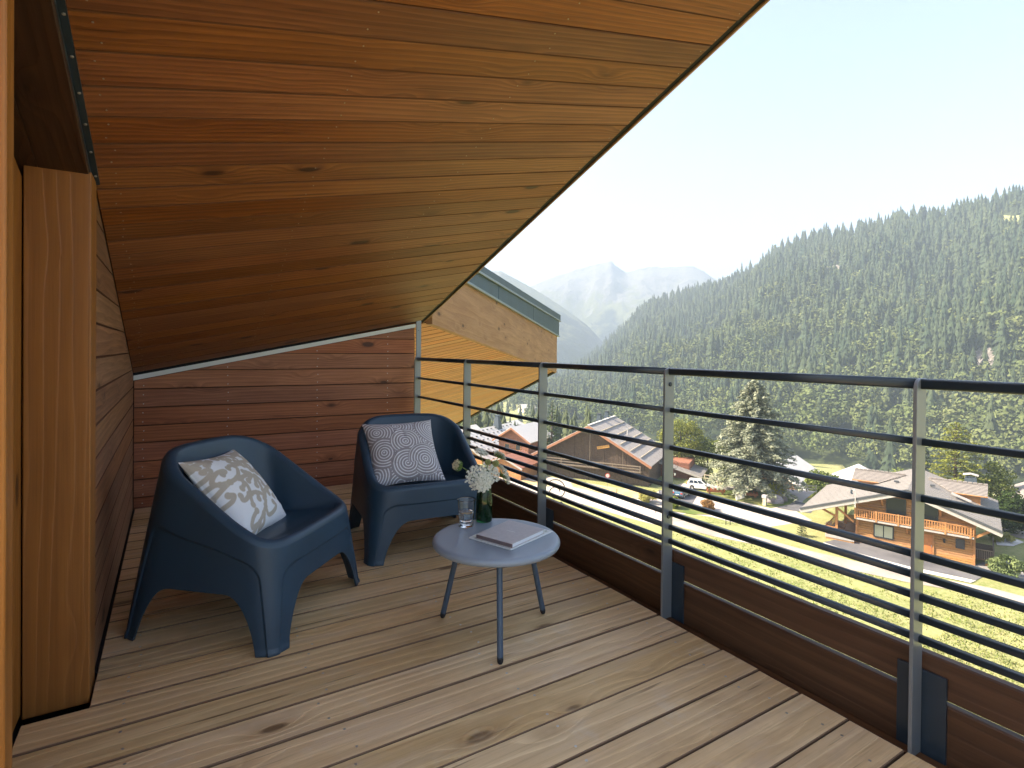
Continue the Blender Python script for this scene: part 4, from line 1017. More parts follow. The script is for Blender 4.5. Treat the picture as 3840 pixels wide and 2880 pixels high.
# ---- valley floor on the left: scattered trees, hamlets and light fields
vr = np.random.default_rng(8); nv = 1500
va_ = vr.uniform(az_of(1450), az_of(2230), nv); vrr = 150+1500*vr.uniform(0, 1, nv)**1.25
vx, vy = vrr*np.sin(va_), vrr*np.cos(va_); msk = (fbm(vx/85+2, vy/85+5, 3) > .40) & (vrr < np.interp(va_, raz, rbase)+40) | ((vrr > 620) & (va_ < raz[0]+.02) & (fbm(vx/120, vy/120, 3) > .36))
vx, vy, vrr, va_ = vx[msk], vy[msk], vrr[msk], va_[msk]; vk = (vr.uniform(0, 1, len(vx)) < .55).astype(int)
vh = np.where(vk == 0, vr.uniform(12, 24, len(vx)), vr.uniform(8, 16, len(vx)))
vc = np.where(vk[:, None] == 0, con2, brd+(brd2-brd)*vr.uniform(0, 1, (len(vx), 1)))
tag(scatter(np.stack([vx, vy, terrain(vrr, va_)-.4], -1), vh, vk, vc, 'valley_trees', MAT['forest']), 'loose woods and trees scattered over the valley floor', 'woods', kind='stuff')

# ---- village ground: pale road, path, asphalt, painted cedar shadow, planted islands (sheets lying on the ground)
def sheet_px(name, pts, mat, lift, kind='structure', sub=None):
    P = [g(x, y) for x, y in pts]
    bm = bmesh.new(); vs_ = [bm.verts.new((p.x, p.y, GZ+lift)) for p in P]; f = bm.faces.new(vs_)
    if f.normal.z < 0: f.normal_flip()
    bmesh.ops.triangulate(bm, faces=bm.faces[:]); me = bpy.data.meshes.new(name); bm.to_mesh(me); bm.free(); me.materials.append(mat)
    o = bpy.data.objects.new(name, me); COL.objects.link(o); tag(o, kind=kind); return o
def groundmat(name, a_, b_, s=1.5, bump=.3):
    t = NT(name); p = t.coords(); n1 = t.noise(p, s*.15, 4, .6); n2 = t.noise(p, s*8, 4, .7)
    c = t.mix(t.ramp(n1, .35, .65), a_, b_); c = t.mix(t.M('MULTIPLY', t.ramp(n2, .45, .7), .4), c, tuple(k*.72 for k in a_)); return t.bsdf(c, .9, 0, .25, t.bump(n2, bump, .05))
MAT['road'] = groundmat('pale_dusty_road', (.34, .30, .27), (.44, .40, .37)); MAT['path'] = groundmat('gravel_path', (.26, .225, .20), (.35, .31, .28))
MAT['asphalt'] = groundmat('grey_asphalt', (.085, .085, .095), (.13, .13, .14)); MAT['straw'] = groundmat('straw_covered_bank', (.38, .28, .14), (.50, .40, .23), 3); MAT['bed'] = groundmat('green_bank', (.09, .13, .03), (.20, .20, .07), 2)
MAT['gravelw'] = groundmat('white_gravel', (.45, .43, .42), (.62, .60, .58), 4); MAT['gravelg'] = groundmat('grey_gravel', (.22, .21, .21), (.34, .33, .32), 4)
sheet_px('road', [(1300, 1700), (1700, 1738), (2050, 1786), (2300, 1828), (2460, 1846), (2560, 1812), (2700, 1822), (2850, 1826), (3060, 1842), (3012, 1878), (2990, 1920), (3046, 1952), (2890, 1976), (2760, 1962), (2673, 1940), (2576, 1925), (2518, 1944), (2473, 1972), (2355, 1943), (2213, 1898), (2050, 1857), (1700, 1790), (1300, 1745)], MAT['road'], .02)
sheet_px('path', [(2473, 1968), (2518, 1940), (2673, 1982), (2866, 2020), (3000, 2058), (3184, 2100), (3404, 2150), (3713, 2205), (3840, 2238), (4400, 2370), (4400, 2420), (3840, 2272), (3713, 2238), (3404, 2185), (3184, 2137), (3000, 2092), (2866, 2050), (2673, 2012), (2518, 1968)], MAT['path'], .04)
sheet_px('driveway', [(2470, 1838), (2560, 1846), (2615, 1858), (2598, 1888), (2520, 1884), (2470, 1872)], MAT['asphalt'], .05)
sheet_px('driveway', [(2930, 1888), (2985, 1880), (3060, 1900), (3040, 1925), (2960, 1914), (2915, 1905)], MAT['asphalt'], .05)  # dark sheet painting the cedar's cast shadow, not a paved drive
sheet_px('forecourt', [(3090, 2034), (3200, 2010), (3660, 2118), (3712, 2150), (3660, 2178), (3400, 2124), (3180, 2066)], MAT['asphalt'], .06)
sheet_px('path_edging', [(3090, 2036), (3180, 2067), (3400, 2125), (3660, 2180), (3640, 2188), (3400, 2137), (3180, 2078), (3080, 2042)], MAT['gravelw'], .08)
sheet_px('lawn_island', [(2588, 1838), (2700, 1838), (2830, 1842), (2935, 1852), (2985, 1878), (2960, 1893), (2890, 1906), (2780, 1882), (2700, 1874), (2640, 1858)], MAT['bed'], .06)
sheet_px('green_bank', [(2490, 1897), (2560, 1893), (2640, 1913), (2690, 1932), (2600, 1930), (2520, 1918)], MAT['bed'], .07)
sheet_px('straw_bank', [(2140, 1812), (2330, 1832), (2430, 1852), (2400, 1872), (2330, 1864), (2250, 1850), (2150, 1826)], MAT['straw'], .07)
sheet_px('straw_bank', [(1960, 1800), (2060, 1812), (2060, 1826), (1940, 1812)], MAT['straw'], .07)
sheet_px('gravel_bed', [(3728, 2022), (3790, 2015), (3840, 2035), (3800, 2050), (3740, 2046)], MAT['gravelw'], .07)
sheet_px('gravel_bed', [(3662, 2120), (3740, 2090), (3830, 2130), (3850, 2185), (3740, 2170), (3690, 2140)], MAT['gravelg'], .07)
sheet_px('side_road', [(3752, 1978), (3990, 2020), (3990, 2050), (3770, 2008)], MAT['path'], .05)
sheet_px('lawn', [(3700, 1945), (3900, 1935), (3990, 1985), (3760, 1975)], MAT['bed'], .06)
# grass blades on the near lawn
gr_ = np.random.default_rng(31); ng = 46000
gx = gr_.uniform(2000, 3990, ng); gy = 1880 + (2760-1880)*gr_.uniform(0, 1, ng)**1.25
Pg = []
for x, y in zip(gx, gy): 
    q = g(x, y); Pg.append((q.x, q.y))
Pg = np.array(Pg); pth = lambda x: np.interp(x, [2473, 2673, 2866, 3000, 3184, 3404, 3713, 3840, 4400], [1970, 1997, 2035, 2075, 2118, 2168, 2221, 2255, 2395])
okg = (gy > pth(gx)+20) & (gy > np.interp(gx, [2000, 2050, 2213, 2355, 2473, 4000], [1848, 1860, 1902, 1948, 1978, 1978])) & (fbm(Pg[:, 0]/1.3, Pg[:, 1]/1.3, 3) > .36)
Pg = Pg[okg]; ng = len(Pg)
an = gr_.uniform(0, 6.28, ng); hgt = gr_.uniform(.10, .30, ng)*np.clip(.5+fbm(Pg[:, 0]/3, Pg[:, 1]/3, 2), .5, 1.3); wd = gr_.uniform(.03, .08, ng); ln = gr_.uniform(-.1, .1, (ng, 2))
base = np.column_stack([Pg, np.full(ng, GZ)]); dx = np.column_stack([np.cos(an)*wd, np.sin(an)*wd, np.zeros(ng)])
Vg = np.stack([base-dx, base+dx, base+np.column_stack([ln, hgt])], 1).reshape(-1, 3)
o = np_obj('lawn_grass', Vg, np.arange(ng*3).reshape(-1, 3)); t = NT('grass_blades'); a = t.N.new('ShaderNodeVertexColor'); a.layer_name = 'tint'
tr_ = t.N.new('ShaderNodeBsdfTranslucent'); df = t.N.new('ShaderNodeBsdfDiffuse'); mx = t.N.new('ShaderNodeMixShader'); mx.inputs[0].default_value = .35
t.L.new(a.outputs[0], tr_.inputs[0]); t.L.new(a.outputs[0], df.inputs[0]); t.L.new(df.outputs[0], mx.inputs[1]); t.L.new(tr_.outputs[0], mx.inputs[2]); t.L.new(mx.outputs[0], t.out.inputs[0])
MAT['blades'] = t.m; o.data.materials.append(t.m)
cg = np.array([.16, .22, .05]) + (np.array([.36, .34, .16])-np.array([.16, .22, .05]))*gr_.uniform(0, 1, (ng, 1)); color_attr(o, np.repeat(cg, 3, 0), 'tint')
tag(o, 'uneven sunlit grass on the meadow below the terrace', 'grass', kind='stuff')
# ================================================================== VILLAGE
MAT['chalet'] = wood('honey_chalet_wood', (.20, .085, .028), (.42, .205, .075), (.52, .28, .115), rough=.6, knots=.2, piece=.10, bump=.1)
MAT['chalet_trim'] = plain('orange_chalet_timber', (.40, .18, .065), .6, var=.12, scale=3)
MAT['barnwood'] = wood('grey_brown_barn_wood', (.045, .028, .018), (.125, .082, .056), (.18, .125, .09), rough=.8, knots=.2, piece=.18, bump=.1)
MAT['barnpale'] = wood('pale_weathered_barn_wood', (.11, .08, .055), (.20, .155, .115), (.26, .21, .16), rough=.8, knots=.2, piece=.12, bump=.1)
MAT['rake'] = plain('orange_rake_board', (.33, .15, .085), .7, var=.1)
MAT['roofgrey'] = plain('grey_ribbed_metal_roof', (.36, .34, .335), .55, .1, .5, var=.06, scale=.6)
MAT['roofpanel'] = plain('mauve_grey_roof_panel', (.215, .20, .188), .6, .1, .5, var=.06, scale=.8)
MAT['tile'] = plain('mauve_grey_roof_tile', (.23, .205, .19), .7, 0, .4, var=.12, scale=2)
MAT['roofdark'] = plain('dark_roof_edge', (.055, .06, .068), .6)
MAT['roofwhite'] = plain('pale_metal_roof', (.50, .48, .46), .5, .1, .5, var=.05)
MAT['fasciapale'] = plain('pale_grey_fascia', (.36, .34, .32), .7, var=.08)
MAT['render_white'] = plain('cream_wall_render', (.60, .53, .45), .85, var=.06)
MAT['redwood'] = plain('red_brown_log_wall', (.25, .10, .062), .7, var=.18, scale=3)
MAT['darkwindow'] = plain('dark_window_glass', (.012, .020, .032), .12, 0, .6)
MAT['blind'] = plain('pale_green_blind', (.42, .43, .30), .6)
MAT['winframe'] = plain('anthracite_window_frame', (.022, .028, .034), .5)
MAT['door'] = plain('orange_wood_door', (.42, .15, .045), .5, var=.12, scale=4)
MAT['stone'] = groundmat('pale_boulder', (.26, .23, .24), (.40, .37, .38), 2, .8)
MAT['iron'] = plain('black_wrought_iron', (.010, .010, .012), .5)
MAT['lamp_white'] = plain('white_lantern_glass', (.75, .74, .70), .3)
MAT['wicker'] = plain('brown_wicker', (.22, .14, .09), .8, var=.3, scale=30)
MAT['wickerpale'] = plain('beige_wicker', (.50, .40, .30), .8, var=.2, scale=30)
MAT['carwhite'] = plain('white_car_paint', (.72, .72, .70), .25, 0, .6, Coat_Weight=.6)
MAT['carblue'] = plain('blue_car_paint', (.035, .12, .19), .28, 0, .6, Coat_Weight=.6)
MAT['tyre'] = plain('black_tyre', (.015, .015, .016), .8); MAT['rim'] = plain('silver_wheel_rim', (.45, .45, .46), .3, .8)
MAT['redlamp'] = plain('red_tail_lamp', (.55, .04, .02), .3); MAT['headlamp'] = plain('clear_head_lamp', (.55, .58, .62), .2)
MAT['planter'] = plain('orange_brown_planter_wood', (.33, .12, .045), .7, var=.15)
MAT['flowerred'] = plain('red_geranium', (.55, .06, .03), .7)
MAT['whitepaint'] = plain('white_painted_boards', (.74, .72, .68), .6, var=.05)
MAT['fencewood'] = plain('pale_fence_wood', (.46, .40, .30), .8, var=.1)
MAT['chimney'] = plain('dark_blue_chimney_metal', (.045, .065, .085), .5, var=.1)
MAT['signorange'] = plain('orange_sign_board', (.55, .28, .07), .6, var=.1); MAT['signred'] = plain('red_sign_ring', (.55, .05, .035), .5)

def hdir(x):
    d = ray(x, HZ(x)); d.z = 0; return d.normalized()
class House:
    """frame of a building: a runs along the front to the right, b away from us, c up"""
    def __init__(s, name, label, O, vp_left, cat='house', group=None):
        s.e1 = -hdir(vp_left); s.e2 = Vector((-s.e1.y, s.e1.x, 0)); s.O = Vector(O)
        s.M = Matrix(((s.e1.x, s.e2.x, 0, s.O.x), (s.e1.y, s.e2.y, 0, s.O.y), (0, 0, 1, s.O.z), (0, 0, 0, 1)))
        s.root = bpy.data.objects.new(name, None); COL.objects.link(s.root); s.root.matrix_world = s.M
        tag(s.root, label, cat, group)
    def W(s, a, b, c): return s.M @ Vector((a, b, c))
    def loc(s, x, y, b=0.0):
        p = on_plane(x, y, s.O+s.e2*b, s.e2) - s.O; return p.dot(s.e1), p.z
    def put(s, name, mb, mat, parent=None):
        o = mesh_obj(name, mb.v, mb.f, mat, None, s.M); par = parent or s.root
        o.parent = par; o.matrix_parent_inverse = par.matrix_world.inverted(); return o
    def box(s, name, lo, hi, mat, parent=None): return s.put(name, MB().box(lo, hi), mat, parent)
    def window(s, a0, a1, c0, c1, b, pane, fw=.08, frame_mat=None, mull=0, name='window', out=.05):
        m = MB(); fm = frame_mat or MAT['winframe']
        m.box((a0, b-out, c0), (a1, b+.05, c0+fw)); m.box((a0, b-out, c1-fw), (a1, b+.05, c1)); m.box((a0, b-out, c0+fw), (a0+fw, b+.05, c1-fw)); m.box((a1-fw, b-out, c0+fw), (a1, b+.05, c1-fw))
        for k in range(mull): x = a0+(a1-a0)*(k+1)/(mull+1); m.box((x-fw*.4, b-out*.8, c0+fw), (x+fw*.4, b+.05, c1-fw))
        w = s.put(name, m, fm); s.put('pane', MB().box((a0+fw, b-.02, c0+fw), (a1-fw, b+.02, c1-fw)), pane, w); return w
    def slope(s, name, RF, RB, EB, EF, th, mat, n=1, rib=0.0, ribm=None, gap=.02, edge=None):
        """roof slope ridge-front, ridge-back, eave-back, eave-front (local), split into n panels across the ridge direction"""
        RF, RB, EB, EF = [Vector(q) for q in (RF, RB, EB, EF)]
        nm = (RB-RF).cross(EF-RF); nm = nm if nm.z > 0 else -nm; nm.normalize(); o = None
        for k in range(n):
            f0, f1 = k/n, (k+1)/n; A_, B_, C_, D_ = RF.lerp(RB, f0), RF.lerp(RB, f1), EF.lerp(EB, f1), EF.lerp(EB, f0)
            R3 = s.M.to_3x3()
            o = slab(name, [s.M @ q for q in (A_, B_, C_, D_)], R3 @ nm, th, mat, s.root, ch=gap, xdir=R3 @ (D_-A_))
        if rib:
            m = MB()
            for k in range(n+1):
                f = min(max(k/n, .004), .996); m.bar(RF.lerp(RB, f)+nm*rib*.4, EF.lerp(EB, f)+nm*rib*.4, .06, rib, nm)
            q = s.put('roof_seam', m, ribm or mat); q['kind'] = 'stuff'
        return nm
def conv(mb_pts): return mb_pts

# ---- the big old barn
bar = House('barn', 'large dark wooden barn with grey ribbed roof and log balcony across its gable', g(2434, 1826), -2184, 'barn')
wl_ = bar.loc(2063, 1772)[0]
OV = -1.3
apx = bar.loc(2207, 1595, OV); eR = bar.loc(2443, 1749, OV)
eL = (2*apx[0]-eR[0], eR[1])
wR = 0.0; wL = max(wl_, 2*apx[0]-wR); slope_ = (apx[1]-eR[1])/(eR[0]-apx[0])
LEN = 15.0
rb = bar.loc(2350, 1544, LEN)
topz = lambda a: apx[1] - slope_*abs(a-apx[0])
n = 74; m1 = MB(); m2 = MB()
wL = 2*apx[0]-wR
split = apx[1]-slope_*2.9
for k in range(n):
    a0 = wL+(wR-wL)*k/n; a1 = wL+(wR-wL)*(k+1)/n; am = (a0+a1)/2; top = topz(am)-.25; d = rnd.uniform(-.03, .03)
    m1.box((a0+.015, d, 0), (a1-.015, .2, min(top, split)))
    if top > split: m2.box((a0+.015, d-.28, split), (a1-.015, .2, top))
q = bar.put('vertical_cladding', m1, MAT['barnwood']); q['kind'] = 'stuff'
q = bar.put('gable_cladding', m2, MAT['barnpale']); q['kind'] = 'stuff'
m = MB(); m.add([(wL+.02, .21, 0), (wR-.02, .21, 0), (wR-.02, .21, topz(wR)-.3), (apx[0], .21, apx[1]-.35), (wL+.02, .21, topz(wL)-.3), (wL+.02, LEN-.5, 0), (wR-.02, LEN-.5, 0), (wR-.02, LEN-.5, topz(wR)-.3), (apx[0], LEN-.5, apx[1]-.35), (wL+.02, LEN-.5, topz(wL)-.3)], [(0,1,2,3,4), (9,8,7,6,5), (1,6,7,2), (0,4,9,5)])
bar.put('wall', m, MAT['barnwood'])
nm = bar.slope('roof', (apx[0], OV, apx[1]), (apx[0], LEN, apx[1]), (eR[0], LEN, eR[1]), (eR[0], OV, eR[1]), .22, MAT['roofgrey'])
nl = bar.slope('roof', (apx[0], OV, apx[1]-.004), (apx[0], LEN, apx[1]-.004), (eL[0], LEN, eL[1]), (eL[0], OV, eL[1]), .22, MAT['roofgrey'])
m = MB()
for k in range(74): f = k/73; m.bar(Vector((apx[0]+.1, OV+.1+(LEN-OV-.2)*f, apx[1]-.05))+nm*.03, Vector((eR[0], OV+.1+(LEN-OV-.2)*f, eR[1]))+nm*.03, .07, .05, nm)
q = bar.put('roof_rib', m, MAT['roofgrey']); q['kind'] = 'stuff'
for f in (.18, .34, .50, .66, .82): bar.put('snow_guard', MB().bar(Vector((apx[0]+(eR[0]-apx[0])*f, OV+.3, apx[1]+(eR[1]-apx[1])*f))+nm*.14, Vector((apx[0]+(eR[0]-apx[0])*f, LEN-.3, apx[1]+(eR[1]-apx[1])*f))+nm*.14, .10, .14), MAT['fencewood'])
bar.put('ridge_cap', MB().bar((apx[0], OV, apx[1]+.04), (apx[0], LEN, apx[1]+.04), .5, .10), MAT['roofwhite'])
for sx, e_ in ((1, eR), (-1, eL)): bar.put('rake_board', MB().bar((apx[0]+.02*sx, OV-.06, apx[1]-.30), (e_[0], OV-.06, e_[1]-.30), .1, .42), MAT['rake'])
for b_ in (6.6, 11.4):
    m = MB(); m.add([(apx[0]-.55-.5, b_-.45, apx[1]-.2), (apx[0]+.35-.5, b_-.45, apx[1]-.2), (apx[0]+.35-.5, b_+.45, apx[1]-.2), (apx[0]-.55-.5, b_+.45, apx[1]-.2), (apx[0]-.35-.5, b_-.3, apx[1]+1.25), (apx[0]+.2-.5, b_-.3, apx[1]+1.25), (apx[0]+.2-.5, b_+.3, apx[1]+1.25), (apx[0]-.35-.5, b_+.3, apx[1]+1.25)], [(4,5,6,7), (0,1,5,4), (1,2,6,5), (2,3,7,6), (3,0,4,7)])
    c_ = bar.put('chimney', m, MAT['chimney']); bar.put('chimney_cap', MB().box((apx[0]-.95, b_-.4, apx[1]+1.27), (apx[0]-.2, b_+.4, apx[1]+1.37)), MAT['roofdark'], c_)
vf = (apx[0]+(eR[0]-apx[0])*.42, 7.5, apx[1]+(eR[1]-apx[1])*.42)
bar.put('vent_pipe', MB().tube([vf, (vf[0], vf[1], vf[2]+1.0), (vf[0]-.3, vf[1], vf[2]+1.3)], .16, 8), MAT['roofwhite'])
# balcony of weathered logs
bz = bar.loc(2250, 1755, -1.0)[1]; m_ = []
for dz_, h_ in ((0, .22), (.5, .16), (.95, .16)): bar.put('balcony_rail', MB().bar((wL+.3, -1.1, bz+dz_), (wR-1.2, -1.1, bz+dz_), .16, h_), MAT['barnpale'])
for k in range(5): a_ = wL+.5+(wR-1.8-wL)*k/4; bar.put('balcony_post', MB().bar((a_, -1.12, bz-.1), (a_, -1.12, bz+1.0), .14, .14, (1, 0, 0)), MAT['barnpale'])
bar.put('balcony_floor', MB().box((wL+.3, -1.15, bz-.22), (wR-1.2, -.02, bz-.11)), MAT['barnwood'])
for xx in (2218, 2341): a_ = bar.loc(xx, 1700)[0]; bar.put('hanging_pole', MB().bar((a_, -.9, bz+.0), (a_, -.9, topz(a_)-.4), .09, .09, (1, 0, 0)), MAT['barnpale'])
a_, c_ = bar.loc(2264.5, 1675)
sg = tag(mesh_obj('sign_board', *(lambda m: (m.v, m.f))(MB().box((-1.15, -.04, -.24), (1.15, .04, .24))), MAT['signorange'], None, bar.M @ Matrix.Translation((a_, -.40, c_)) @ Matrix.Rotation(math.radians(-13), 4, 'Y')), 'tilted orange wooden name board on the dark barn gable', 'sign')
text_obj('lettering', 'LE VIEUX CHALET', .25, sg.matrix_world @ Matrix.Translation((0, -.045, 0)) @ Matrix.Rotation(math.pi/2, 4, 'X'), MAT['roofdark'], sg, .002)
# small things at the barn's foot
p = g(2278, 1834); zc_ = 1.1-(1781-HZ(2278))/FOC*(p-CAMP).dot(CF)
rs = tag(empty('road_sign', p), 'round red and white no vehicles road sign in front of the barn', 'road sign')
MB().tube([p, (p.x, p.y, zc_-.3)], .04, 8).build('pole', MAT['rim'], rs)
fd = (CAMP-p); fd.z = 0; fd.normalize(); q_ = fd.to_track_quat('Z', 'Y').to_matrix().to_4x4()
for nm_, r_, d_, mt in (('red_ring', .42, .0, 'signred'), ('white_disc', .30, .012, 'whitepaint')):
    b0 = MB(); b0.lathe([(.0001, d_-.01), (r_, d_-.01), (r_, d_+.01), (.0001, d_+.01)], 24); M0 = Matrix.Translation((p.x, p.y, zc_)) @ q_; b0.v = [tuple(M0 @ Vector(v)) for v in b0.v]; b0.build(nm_, MAT[mt], rs)

# ---- log garage with a big grey roof to the right of the barn
ga = House('log_garage', 'red brown log garage with sloping grey roof beside the white car', g(2580, 1796, GZ), -2184, 'garage')
r0 = ga.loc(2500, 1704, 1.0); 
m = MB(); aL_, cT = ga.loc(2523, 1762, 0); aR_, _c = ga.loc(2585, 1780, 0)
hh_ = 2.9
for k in range(9): ga.put('wall_log', MB().box((aL_-6, -.08+(k % 2)*.03, .32*k), (aR_, .3, .32*k+.30)), MAT['redwood'])
ga.box('wall', (aL_-6, .31, 0), (aR_, 6, hh_), MAT['redwood'])
eRg = ga.loc(2633, 1788, -1.6); tg = ga.loc(2607, 1742, 3.0)
ga.slope('roof', (aL_-7, -1.6, eRg[1]+(eRg[0]-aL_+7)*.27), (aL_-7, 6.0, eRg[1]+(eRg[0]-aL_+7)*.27), (eRg[0], 6.0, eRg[1]), (eRg[0], -1.6, eRg[1]), .2, MAT['roofpanel'])
ga.put('rake_board', MB().bar((aL_-7, -1.66, eRg[1]+(eRg[0]-aL_+7)*.27-.25), (eRg[0], -1.66, eRg[1]-.25), .08, .35), MAT['fasciapale'])

# ---- the chalet in front of us
ca = House('chalet', 'honey coloured two storey chalet with wide grey panel roof and slatted balcony', g(3655, 2122), -550, 'chalet')
aW = ca.loc(3208, 2026)[0]
bz0 = ca.loc(3430, 1985, -1.0)[1]
A3 = ca.loc(3401, 1838, -1.7); TR = ca.loc(3760, 1996, -1.7); TL = ca.loc(3000, 1906, -1.7)
LENc = 14.5
tz = lambda a: (A3[1]+(TR[1]-A3[1])*(a-A3[0])/(TR[0]-A3[0])) if a > A3[0] else (A3[1]+(TL[1]-A3[1])*(A3[0]-a)/(A3[0]-TL[0]))
nb = 26; top_ = A3[1]-.4
for k in range(nb):
    c0, c1 = top_*k/nb, top_*(k+1)/nb
    poly = [Vector((aW, 0, c0+.008)), Vector((0, 0, c0+.008)), Vector((0, 0, c1-.008)), Vector((aW, 0, c1-.008))]
    nR = Vector((-(TR[1]-A3[1])/(TR[0]-A3[0]), 0, 1)); nL = Vector(((TL[1]-A3[1])/(A3[0]-TL[0]), 0, 1))
    poly = clip_poly(poly, (A3[0], 0, A3[1]-.35), nR); poly = clip_poly(poly, (A3[0], 0, A3[1]-.35), nL)
    if len(poly) > 2: slab('wall_board', [ca.M @ q for q in poly], -ca.e2, .12, MAT['chalet'], ca.root, ch=.035, xdir=ca.e1)
m = MB(); pl_ = [(aW+.02, 0), (-.02, 0), (-.02, tz(0)-.4), (A3[0], A3[1]-.4), (aW+.02, tz(aW)-.4)]
m.add([(a, .13, c) for a, c in pl_]+[(a, LENc-.8, c) for a, c in pl_], [(4,3,2,1,0), (5,6,7,8,9), (1,2,7,6), (0,5,9,4)]); ca.put('wall', m, MAT['chalet'])
ca.slope('roof_panel', (A3[0], -1.7, A3[1]), (A3[0], LENc, A3[1]), (TR[0], LENc, TR[1]), (TR[0], -1.7, TR[1]), .14, MAT['roofpanel'], n=17, rib=.05)
ca.slope('roof_panel', (A3[0], -1.7, A3[1]), (A3[0], LENc, A3[1]), (TL[0], LENc, TL[1]), (TL[0], -1.7, TL[1]), .14, MAT['roofpanel'], n=17, rib=.05)
for T_ in (TR, TL):
    ca.put('roof_edge', MB().bar((A3[0], -1.76, A3[1]-.03), (T_[0], -1.76, T_[1]-.03), .12, .26), MAT['roofdark'])
    ca.put('rake_board', MB().bar((A3[0], -1.70, A3[1]-.36), (T_[0], -1.70, T_[1]-.36), .12, .38), MAT['fasciapale'])
    ca.put('roof_lining', MB().add([(A3[0], -1.6, A3[1]-.30), (T_[0], -1.6, T_[1]-.30), (T_[0], LENc, T_[1]-.30), (A3[0], LENc, A3[1]-.30)], [(0, 1, 2, 3)]).add([(A3[0], -1.6, A3[1]-.17), (T_[0], -1.6, T_[1]-.17), (T_[0], LENc, T_[1]-.17), (A3[0], LENc, A3[1]-.17)], [(0, 1, 2, 3)]), MAT['chalet_trim'])
# cross gables on both sides
def on_roof(x, y, T_):
    p0 = ca.W(A3[0], 0, A3[1]+.14); d = ca.M.to_3x3() @ Vector((T_[0]-A3[0], 0, T_[1]-A3[1])); n_ = d.cross(ca.e2); return ca.M.inverted() @ on_plane(x, y, p0, n_)
for (sx, sy), (tx, ty), (vx_, vy_), (wx_, wy_), T_ in (((3481, 1792), (3706, 1816), (3576, 1849), (3704, 1868), TR), ((3399, 1781), (3206, 1754), (3294, 1811), (3194, 1791), TL)):
    S_ = on_roof(sx, sy, T_); V_ = on_roof(vx_, vy_, T_)
    aT = ca.loc(tx, ty, S_.y)[0]; aWw = ca.loc(wx_, wy_, V_.y)[0]
    dy = S_.y-V_.y
    ca.slope('dormer_roof', (S_.x, S_.y, S_.z), (aT, S_.y, S_.z), (aWw, V_.y, V_.z), (V_.x, V_.y, V_.z), .10, MAT['tile'])
    ca.slope('dormer_roof', (S_.x, S_.y, S_.z-.003), (aT, S_.y, S_.z-.003), (aWw, S_.y+dy, V_.z), (V_.x, S_.y+dy, V_.z), .10, MAT['tile'])
    R0, R1, E1, E0 = Vector((S_.x, S_.y, S_.z)), Vector((aT, S_.y, S_.z)), Vector((aWw, V_.y, V_.z)), Vector((V_.x, V_.y, V_.z)); nm = (R1-R0).cross(E1-R1); nm = (nm if nm.z > 0 else -nm).normalized(); m = MB()
    for k in range(1, 9): f = k/9; m.bar(R0.lerp(E0, f)+nm*.015, R1.lerp(E1, f)+nm*.015, .05, .05, nm)
    q = ca.put('tile_course', m, MAT['roofdark']); q['kind'] = 'stuff'
    nt = 12
    for k in range(nt): ca.put('ridge_tile', MB().bar(R0.lerp(R1, k/nt+.006)+nm*.06, R0.lerp(R1, (k+.92)/nt)+nm*.09, .26, .13), MAT['tile'])
    ca.put('dormer_gutter', MB().bar(E0+nm*.02, E1+nm*.02, .16, .10), MAT['chalet_trim'])
    sg_ = 1 if aT > S_.x else -1
    ca.put('dormer_wall', MB().add([(aT-sg_*.7, S_.y-dy*.85, V_.z-2.2), (aT-sg_*.7, S_.y+dy*.85, V_.z-2.2), (aT-sg_*.7, S_.y+dy*.85, V_.z), (aT-sg_*.7, S_.y, S_.z-.25), (aT-sg_*.7, S_.y-dy*.85, V_.z)], [(0, 1, 2, 3, 4)]).add([(S_.x, S_.y-dy*.85, V_.z-1.8), (aT-sg_*.7, S_.y-dy*.85, V_.z-1.8), (aT-sg_*.7, S_.y-dy*.85, V_.z-.03), (S_.x, S_.y-dy*.85, V_.z-.03)], [(0, 1, 2, 3)]), MAT['chalet_trim'])
cq = on_roof(3640, 1780, TR); cb = ca.loc(3640, 1800, 10.5)
chm = ca.put('chimney', MB().add([(cb[0]-.75, 10.0, cb[1]-1.6), (cb[0]+.75, 10.0, cb[1]-1.6), (cb[0]+.75, 11.3, cb[1]-1.6), (cb[0]-.75, 11.3, cb[1]-1.6), (cb[0]-.55, 10.2, cb[1]+.35), (cb[0]+.55, 10.2, cb[1]+.35), (cb[0]+.55, 11.1, cb[1]+.35), (cb[0]-.55, 11.1, cb[1]+.35)], [(4,5,6,7), (0,1,5,4), (1,2,6,5), (2,3,7,6), (3,0,4,7)]), MAT['chimney'])
ca.put('chimney_cap', MB().bar((cb[0]-.75, 10.6, cb[1]+.62), (cb[0], 10.6, cb[1]+.78), 1.2, .06).bar((cb[0], 10.6, cb[1]+.78), (cb[0]+.75, 10.6, cb[1]+.62), 1.2, .06).box((cb[0]-.5, 10.3, cb[1]+.35), (cb[0]-.42, 10.4, cb[1]+.68)).box((cb[0]+.42, 10.3, cb[1]+.35), (cb[0]+.5, 10.4, cb[1]+.68)), MAT['fasciapale'], chm)
for xx, yy in ((3362, 1808), (3498, 1823)): q_ = on_roof(xx, yy, TL if xx < 3401 else TR); ca.box('roof_vent', (q_.x-.25, q_.y-.2, q_.z), (q_.x+.25, q_.y+.2, q_.z+.18), MAT['roofdark'])
q_ = on_roof(3605, 1872, TR); ca.put('roof_hatch', MB().bar((q_.x-.9, q_.y, q_.z+.55), (q_.x+.9, q_.y, q_.z+.08-.2), .8, .12), MAT['fasciapale'])
q_ = ca.loc(3208, 1895, -1.75); ca.put('antenna_mast', MB().tube([(q_[0], -1.9, q_[1]-.2), (q_[0], -1.9, q_[1]+1.7), (q_[0]-.1, -1.9, q_[1]+1.85), (q_[0]-.3, -1.9, q_[1]+1.8)], .05, 8), MAT['roofwhite'])
